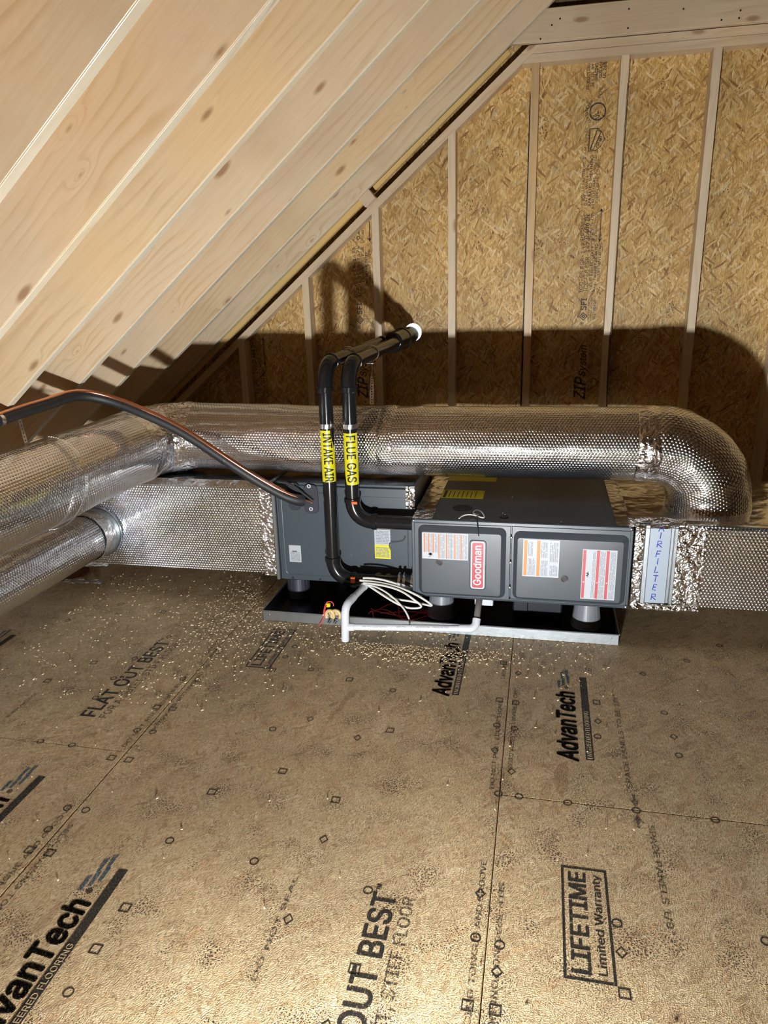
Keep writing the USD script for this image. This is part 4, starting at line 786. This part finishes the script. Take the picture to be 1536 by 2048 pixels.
def vent(name, label_, x, xe, ye, z_low, x_in, tag_z, text, tl, z_band, z_lab, xw, orange):
    y, zt = 2.982, 1.128
    t = thing(name, (x, y, z_low), label_, 'vent pipe')
    obj('riser_pipe', rod((x + 0.0, y, z_low + 0.07), (x + 0.004, y, zt - 0.085), PR, 32), 'pipe_black', t)
    obj('lower_elbow', nouv(tube(fillet([(x, y, z_low + 0.105), (x, y, z_low), (x + 0.105, y, z_low)], 0.085), PR + 0.0025, 32, True, up=(0, 1, 0))), 'pipe_black', t)
    obj('elbow_socket', ring_at((x, y, z_low + 0.098), (0, 0, 1), 0.022, PR + 0.006), 'pipe_black', t)
    obj('elbow_socket', ring_at((x + 0.098, y, z_low), (1, 0, 0), 0.022, PR + 0.006), 'pipe_black', t)
    obj('inlet_pipe', rod((x + 0.09, y, z_low), (x_in, y, z_low), PR, 32), 'pipe_black', t)
    obj('upper_elbow', nouv(tube(fillet([(x + 0.004, y, zt - 0.11), (x + 0.004, y, zt), (x + 0.010, y + 0.11, zt + 0.003)], 0.09), PR + 0.003, 32, True, up=(1, 0, 0))), 'pipe_black', t)
    obj('elbow_socket', ring_at((x + 0.004, y, zt - 0.10), (0, 0, 1), 0.024, PR + 0.0065), 'pipe_black', t)
    obj('elbow_socket', ring_at((x + 0.010, y + 0.098, zt + 0.003), (0.05, 1, 0.02), 0.024, PR + 0.0065), 'pipe_black', t)
    obj('wall_run', rod((x + 0.008, y + 0.08, zt + 0.002), (xw, 3.80, zt + 0.028), PR, 32), 'pipe_black', t)
    obj('steel_band', ring_at((x + 0.002, y, z_band), (0, 0, 1), 0.020, PR + 0.0012, 32, 0.0003), 'zinc_strap', t)
    f = math.atan2(-y, -x) + 0.03; a = np.linspace(f - 1.28, f + 1.28, 40)
    z0, z1 = z_lab
    r = PR + 0.0006; V = np.array([(x + 0.002 + r * math.cos(q), y + r * math.sin(q), z) for z in (z0, z1) for q in a]); n = 40
    F = [f_ for i in range(n - 1) for f_ in ((i, i + 1, n + i + 1), (i, n + i + 1, n + i))]
    lb_ = obj('yellow_label', trimesh.Trimesh(V, F, process=False), 'label_yellow', t, True)
    obj('lettering', wrap_text(text, x + 0.002, y, z1 - 0.010, tl, 0.040, r, f), 'black_print', lb_, False)
    q = orange
    obj('orange_sticker', cbox(*q, 0.0008), 'orange_tag', t, False)
    return t
it = vent('intake_pipe', 'glossy black intake pipe with yellow lettered sleeve, left of the pair', -0.896, None, None, 0.163, -0.598, 0, 'INTAKE AIR', 0.215, 0.872, (0.628, 0.855), -0.792, (-0.806, -0.786, 2.938, 2.952, 0.165, 0.192))
fl = vent('flue_pipe', 'glossy black flue pipe with yellow lettered sleeve, right of the pair', -0.793, None, None, 0.446, -0.512, 0, 'FLUE GAS', 0.205, 0.872, (0.618, 0.845), -0.727, (-0.787, -0.762, 2.940, 2.9455, 0.535, 0.548))
vt = thing('vent_terminal', (-0.72, 4.0, 1.16), 'wide black end fitting of the pipes entering the sheathing, daylight round its rim', 'vent fitting')
obj('terminal_pipe', nouv(tube([(-0.735, 3.84, 1.155), (-0.714, 4.30, 1.170)], 0.0445, 36)), 'pipe_black', vt)
obj('terminal_body', rod((-0.747, 3.72, 1.152), (-0.734, 3.90, 1.157), 0.053, 36, 0.008), 'pipe_black', vt)
obj('terminal_ring', ring_at((-0.733, 3.91, 1.157), (0.03, 1, 0.03), 0.02, 0.056), 'pipe_black', vt)
obj('side_branch', rod((-0.80, 3.70, 1.152), (-0.755, 3.83, 1.155), 0.036, 28, 0.004), 'pipe_black', vt)
# strap loops under the pipes
ps = thing('pipe_strap', (-0.762, 3.30, 0.93), 'thin galvanized strap looped under both pipes, twisting down onto the trunk duct', 'strap')
for cx, cz, yy in ((-0.862, 1.142, 3.27), (-0.767, 1.142, 3.33)):
    obj('strap_loop', cat_([nouv(tube([(cx + 0.034 * math.cos(a), yy + w, cz + 0.034 * math.sin(a)) for a in np.linspace(0, 2 * PI, 41)], 0.0016, 6, False, up=(0, 1, 0))) for w in (-0.006, 0.006)]), 'zinc_strap', ps)
tt = np.linspace(0, 1, 34); tw_ = np.clip((tt - 0.1) * 1.7, 0, 1) * PI / 2
obj('strap_tail', perf_strip(np.c_[-0.765 + 0.008 * tt, 3.33 - 0.07 * tt, 1.108 - 0.190 * tt], 0.019, np.c_[np.sin(tw_), -np.cos(tw_), 0 * tt]), 'zinc_strap', ps, False)
obj('strap_tail', perf_strip(np.c_[-0.835 + 0 * tt, 3.27 - 0.03 * tt, 1.11 - 0.15 * tt], 0.016, np.c_[0.25 + 0 * tt, 1 + 0 * tt, 0 * tt]), 'zinc_strap', ps, False)
obj('strap_tail', perf_strip(np.c_[-0.785 + 0.02 * tt, 3.06 - 0.015 * tt, 1.0 - 0.09 * tt + 0.02 * np.sin(tt * 3)], 0.014, np.c_[0.3 + 0 * tt, 1 + 0 * tt, 0 * tt]), 'zinc_strap', ps, False) if False else None
obj('strap_pin', rod((-0.79, 3.325, 1.095), (-0.755, 3.325, 1.095), 0.0022, 8), 'zinc_strap', ps)

# ------------------------------------------------------------------ refrigerant line set
pts = [(-1.045, 3.045, 0.515), (-1.075, 3.02, 0.525), (-1.16, 2.985, 0.575), (-1.255, 2.95, 0.648), (-1.375, 2.91, 0.748), (-1.52, 2.87, 0.862), (-1.66, 2.83, 0.945), (-1.79, 2.79, 1.005), (-1.87, 2.72, 1.035), (-1.905, 2.58, 1.030), (-1.915, 2.42, 1.022), (-1.915, 2.25, 1.012), (-1.915, 2.0, 1.0), (-1.92, 1.6, 0.99)]
LS = smooth_path(pts, 220)
ls = thing('line_set', (-1.4, 2.9, 0.75), 'black insulated hose with a copper tube, arching from the coil cabinet over the ducts', 'refrigerant line')
obj('insulated_hose', tube(LS, np.interp(np.arange(220), [0, 8, 219], [0.030, 0.0215, 0.0215]), 28, True), 'rubber_black', ls)
Tn = np.gradient(LS, axis=0); Tn /= np.linalg.norm(Tn, axis=1, keepdims=True)
upv = np.array([0.25, -0.55, 0.8]); sidev = upv - Tn * (Tn @ upv)[:, None]; sidev /= np.linalg.norm(sidev, axis=1, keepdims=True)
cpath = LS + sidev * 0.0245; cpath[:14] = cpath[:14] * np.linspace(0, 1, 14)[:, None] + np.array((-1.000, 3.045, 0.503)) * (1 - np.linspace(0, 1, 14))[:, None]
obj('copper_tube', tube(cpath, 0.0055, 12, True), 'copper', ls)
cp2 = LS + (sidev * 0.021 + np.cross(Tn, sidev) * 0.012)
obj('control_wire', tube(cp2[10:], 0.0035, 8, True), 'copper', ls)
for i in (40, 88, 118, 150): obj('tie', nouv(tube([LS[i] - Tn[i] * 0.004, LS[i] + Tn[i] * 0.004], 0.0228, 20)), 'black_print', ls)
obj('hanger_band', nouv(tube([LS[150] - Tn[150] * 0.008, LS[150] + Tn[150] * 0.008], 0.0235, 24)), 'zinc_strap', ls)
obj('stub_line', nouv(tube(smooth_path([(-1.16, 3.03, 0.60), (-1.10, 3.035, 0.59), (-1.04, 3.04, 0.55), (-0.995, 3.046, 0.513)], 24), 0.0065, 10)), 'rubber_black', ls)

# ------------------------------------------------------------------ white condensate drain
pv = thing('drain_line', (-0.77, 2.72, 0), 'white plastic condensate pipe with a tee standing in front of the drain pan', 'drain pipe')
def A(*p): return np.array(p, float)
obj('tee', cat_([rod((-0.776, 2.703, 0.001), (-0.772, 2.703, 0.118), 0.0172, 24, 0.002), rod((-0.776, 2.703, 0.066), (-0.735, 2.709, 0.066), 0.0172, 24, 0.002)]), 'pvc_white', pv)
obj('standpipe', rod((-0.773, 2.703, 0.10), (-0.771, 2.704, 0.148), 0.0140, 24), 'pvc_white', pv)
obj('elbow', nouv(tube(fillet([(-0.772, 2.703, 0.112), (-0.770, 2.704, 0.162), (-0.755, 2.79, 0.166)], 0.034), 0.0172, 24)), 'pvc_white', pv)
obj('cross_pipe', rod((-0.757, 2.775, 0.1655), (-0.727, 2.93, 0.170), 0.0140, 24), 'pvc_white', pv)
obj('end_fitting', rod((-0.737, 2.89, 0.169), (-0.722, 2.965, 0.171), 0.0175, 24, 0.002), 'pvc_white', pv)
obj('coil_stub', rod((-0.724, 2.955, 0.171), (-0.70, 3.062, 0.160), 0.0135, 20), 'pvc_white', pv)
lp_ = obj('long_pipe', rod((-0.745, 2.708, 0.066), (-0.262, 2.772, 0.064), 0.0140, 24), 'pvc_white', pv)
obj('elbow', nouv(tube(fillet([(-0.285, 2.769, 0.064), (-0.232, 2.776, 0.064), (-0.229, 2.80, 0.098)], 0.024), 0.0172, 24)), 'pvc_white', pv)
obj('coupling', rod((-0.30, 2.767, 0.064), (-0.262, 2.772, 0.064), 0.0168, 24, 0.001), 'pvc_white', pv)
obj('grey_hose', nouv(tube(smooth_path([(-0.229, 2.796, 0.085), (-0.228, 2.83, 0.115), (-0.226, 2.885, 0.140), (-0.224, 2.93, 0.143)], 20), 0.0135, 20)), 'pvc_grey', pv)
d_ = A(0.483, 0.064, -0.002); L_ = np.linalg.norm(d_); d_ /= L_; nn = A(-0.13, -0.80, 0.58); nn -= d_ * (nn @ d_); nn /= np.linalg.norm(nn); aa = np.cross(nn, d_)
obj('printed_line', cat_([text_on(t, None, 0.0065, A(-0.745, 2.708, 0.066) + d_ * s + nn * 0.0139 - aa * 0.003, d_, aa) for t, s in (('3/4" PVC-1120 SCH 40', 0.045), ('NSF-PW', 0.19), ('ASTM D1785', 0.27), ('PRESSURE PIPE', 0.34))]), 'grey_print', lp_, False)
trap = thing('drain_trap', (-0.205, 2.96, 0.09), 'white plastic trap box hanging beneath the furnace beside the grey hose', 'drain trap')
obj('trap_body', cbox(-0.250, -0.170, 2.935, 2.985, 0.095, 0.147, 0.004), 'pvc_white', trap)
for x in (-0.248, -0.18): obj('trap_rib', cbox(x, x + 0.008, 2.928, 2.936, 0.100, 0.147, 0.002), 'pvc_white', trap)
obj('outlet', nouv(tube([(-0.2245, 2.925, 0.143 + 0.0), (-0.2245, 2.94, 0.143)], 0.018, 20)), 'pvc_white', trap)

# ------------------------------------------------------------------ loose cables in the pan
cb = thing('cable_coil', (-0.6, 2.9, 0.13), 'loosely coiled white thermostat cable lying over the drain fitting and pan', 'cable')
loops = [[(-0.755, 2.905, 0.195), (-0.70, 2.90, 0.195), (-0.60, 2.885, 0.188), (-0.50, 2.86, 0.165), (-0.44, 2.845, 0.138), (-0.425, 2.85, 0.122), (-0.45, 2.86, 0.118), (-0.52, 2.865, 0.128), (-0.60, 2.87, 0.135), (-0.68, 2.89, 0.160), (-0.73, 2.90, 0.185)],
         [(-0.735, 2.895, 0.188), (-0.66, 2.88, 0.190), (-0.56, 2.86, 0.175), (-0.49, 2.84, 0.140), (-0.47, 2.84, 0.118), (-0.50, 2.84, 0.108), (-0.56, 2.845, 0.115), (-0.64, 2.86, 0.150), (-0.71, 2.885, 0.180)],
         [(-0.74, 2.91, 0.205), (-0.68, 2.905, 0.208), (-0.62, 2.90, 0.200), (-0.585, 2.895, 0.192)],
         [(-0.72, 2.885, 0.185), (-0.66, 2.87, 0.178), (-0.60, 2.85, 0.152), (-0.55, 2.825, 0.118), (-0.52, 2.80, 0.085), (-0.512, 2.79, 0.062)]]
for i, l in enumerate(loops): obj('cable_loop', nouv(tube(smooth_path(l, 70), 0.0048 if i < 3 else 0.0040, 10)), 'cable_white', cb)
obj('cable_end', cbox(-0.517, -0.508, 2.782, 2.792, 0.046, 0.060, 0.002), 'white_print', cb)
fs = thing('float_switch', (-0.862, 2.835, 0.02), 'tan plastic overflow switch with red wires clipped on the pan rim', 'float switch')
for i, (x, w) in enumerate(((-0.878, 0.017), (-0.852, 0.020))):
    obj('clamp', nouv(tube([(x - w * math.cos(a), 2.83 + 0.004 * i, 0.052 + 0.023 * math.sin(a)) for a in np.linspace(-0.6, PI + 0.6, 18)], 0.0075, 10, True, up=(0, 1, 0))), 'tan_plastic', fs)
    obj('clamp_foot', rod((x - 0.004, 2.818, 0.022), (x + 0.006, 2.822, 0.036), 0.006, 10), 'black_print', fs)
obj('plug_body', cbox(-0.888, -0.838, 2.838, 2.862, 0.040, 0.070, 0.005), 'tan_plastic', fs)
obj('yellow_plug', cbox(-0.900, -0.882, 2.85, 2.866, 0.078, 0.098, 0.003), 'label_yellow', fs)
obj('white_tab', cbox(-0.912, -0.886, 2.830, 2.838, 0.046, 0.054, 0.001), 'white_print', fs)
obj('red_lead', nouv(tube(smooth_path([(-0.91, 2.834, 0.052), (-0.905, 2.85, 0.085), (-0.89, 2.86, 0.104), (-0.872, 2.86, 0.100), (-0.868, 2.855, 0.085)], 30), 0.0022, 8)), 'red_wire', fs)
obj('red_lead', nouv(tube(smooth_path([(-0.893, 2.855, 0.092), (-0.902, 2.84, 0.075), (-0.905, 2.828, 0.048), (-0.915, 2.822, 0.022), (-0.925, 2.81, 0.006)], 30), 0.0022, 8)), 'red_wire', fs)
rw = thing('red_wires', (-0.6, 3.0, 0.01), 'tangle of thin red wires lying inside the drain pan', 'wire')
for i in range(5):
    r = random.Random(70 + i); q = [(-0.70 + 0.07 * j + r.uniform(-0.03, 0.03), 2.93 + r.uniform(-0.03, 0.09), 0.010 + r.uniform(0, 0.02)) for j in range(5)]
    if i == 0: q = [(-0.69, 2.852, 0.012), (-0.686, 2.852, 0.05), (-0.692, 2.855, 0.073), (-0.702, 2.86, 0.066), (-0.71, 2.87, 0.05)]
    obj('red_lead', nouv(tube(smooth_path(q, 40), 0.0024, 8)), 'red_wire', rw)

# register boot seen beneath the lower duct
fb2 = thing('floor_boot', (-2.43, 3.24, 0), 'reddish brown round opening in the floor below the lower duct, with crinkled clear film', 'floor opening')
obj('boot', lathe([(0, 0.001), (0.115, 0.001), (0.115, 0.004), (0.10, 0.006), (0, 0.003)], (-2.46, 3.22, 0), 32), 'duct_red', fb2)
obj('film', sheet((-2.46, 3.075, 0.004), (0.28, 0.03, 0), (-0.03, 0.05, 0), 40, 16, 0.006, 24, 51, False, 0.003), 'clear_film', fb2)
obj('film', sheet((-2.43, 3.30, 0.006), (0.16, 0.02, 0.008), (-0.02, 0.025, 0.01), 30, 10, 0.006, 24, 52, False, 0.003), 'clear_film', fb2)

# ------------------------------------------------------------------ wood shavings and crumbs on the floor
def shavings(n):
    V, F = [], []
    r = np.random.default_rng(5)
    for i in range(n):
        w = r.random()
        if w < 0.34: x, y = r.normal(-0.46, 0.16), 2.70 - abs(r.normal(0, 0.06))
        elif w < 0.62: x, y = r.normal(-1.33, 0.12), r.normal(2.88, 0.22)
        elif w < 0.76: x, y = r.uniform(-1.25, 0.3), 2.83 - abs(r.normal(0, 0.16))
        elif w < 0.96: x, y = r.uniform(-2.2, -0.9), r.uniform(2.1, 3.3)
        else: x, y = r.uniform(-2.2, 1.1), r.uniform(1.0, 2.9)
        if y > PY0 - 0.004 and PX0 - 0.01 < x < PX1 + 0.01: continue
        L, Wd = r.uniform(0.0015, 0.0055), r.uniform(0.0008, 0.0020)
        if w > 0.96: L, Wd = L * 0.7, Wd
        a, tl = r.uniform(0, PI), r.uniform(0.0, 0.5); c, s = math.cos(a), math.sin(a); z = 0.0006
        pts = [(-L, -Wd, 0), (L, -Wd, L * tl), (L, Wd, L * tl + 0.0008), (-L, Wd, 0.0012), (0, 0, 0.002 + L * tl)]
        k = len(V); V += [(x + c * p - s * q, y + s * p + c * q, z + t) for p, q, t in pts]
        F += [(k, k + 1, k + 4), (k + 1, k + 2, k + 4), (k + 2, k + 3, k + 4), (k + 3, k, k + 4), (k, k + 2, k + 1), (k, k + 3, k + 2)]
    return trimesh.Trimesh(V, F, process=False)
obj('wood_shavings', shavings(3000), 'shaving_wood', None, False, 'pale wood shavings and crumbs scattered over the floor along the pan', 'wood shavings', kind='stuff')
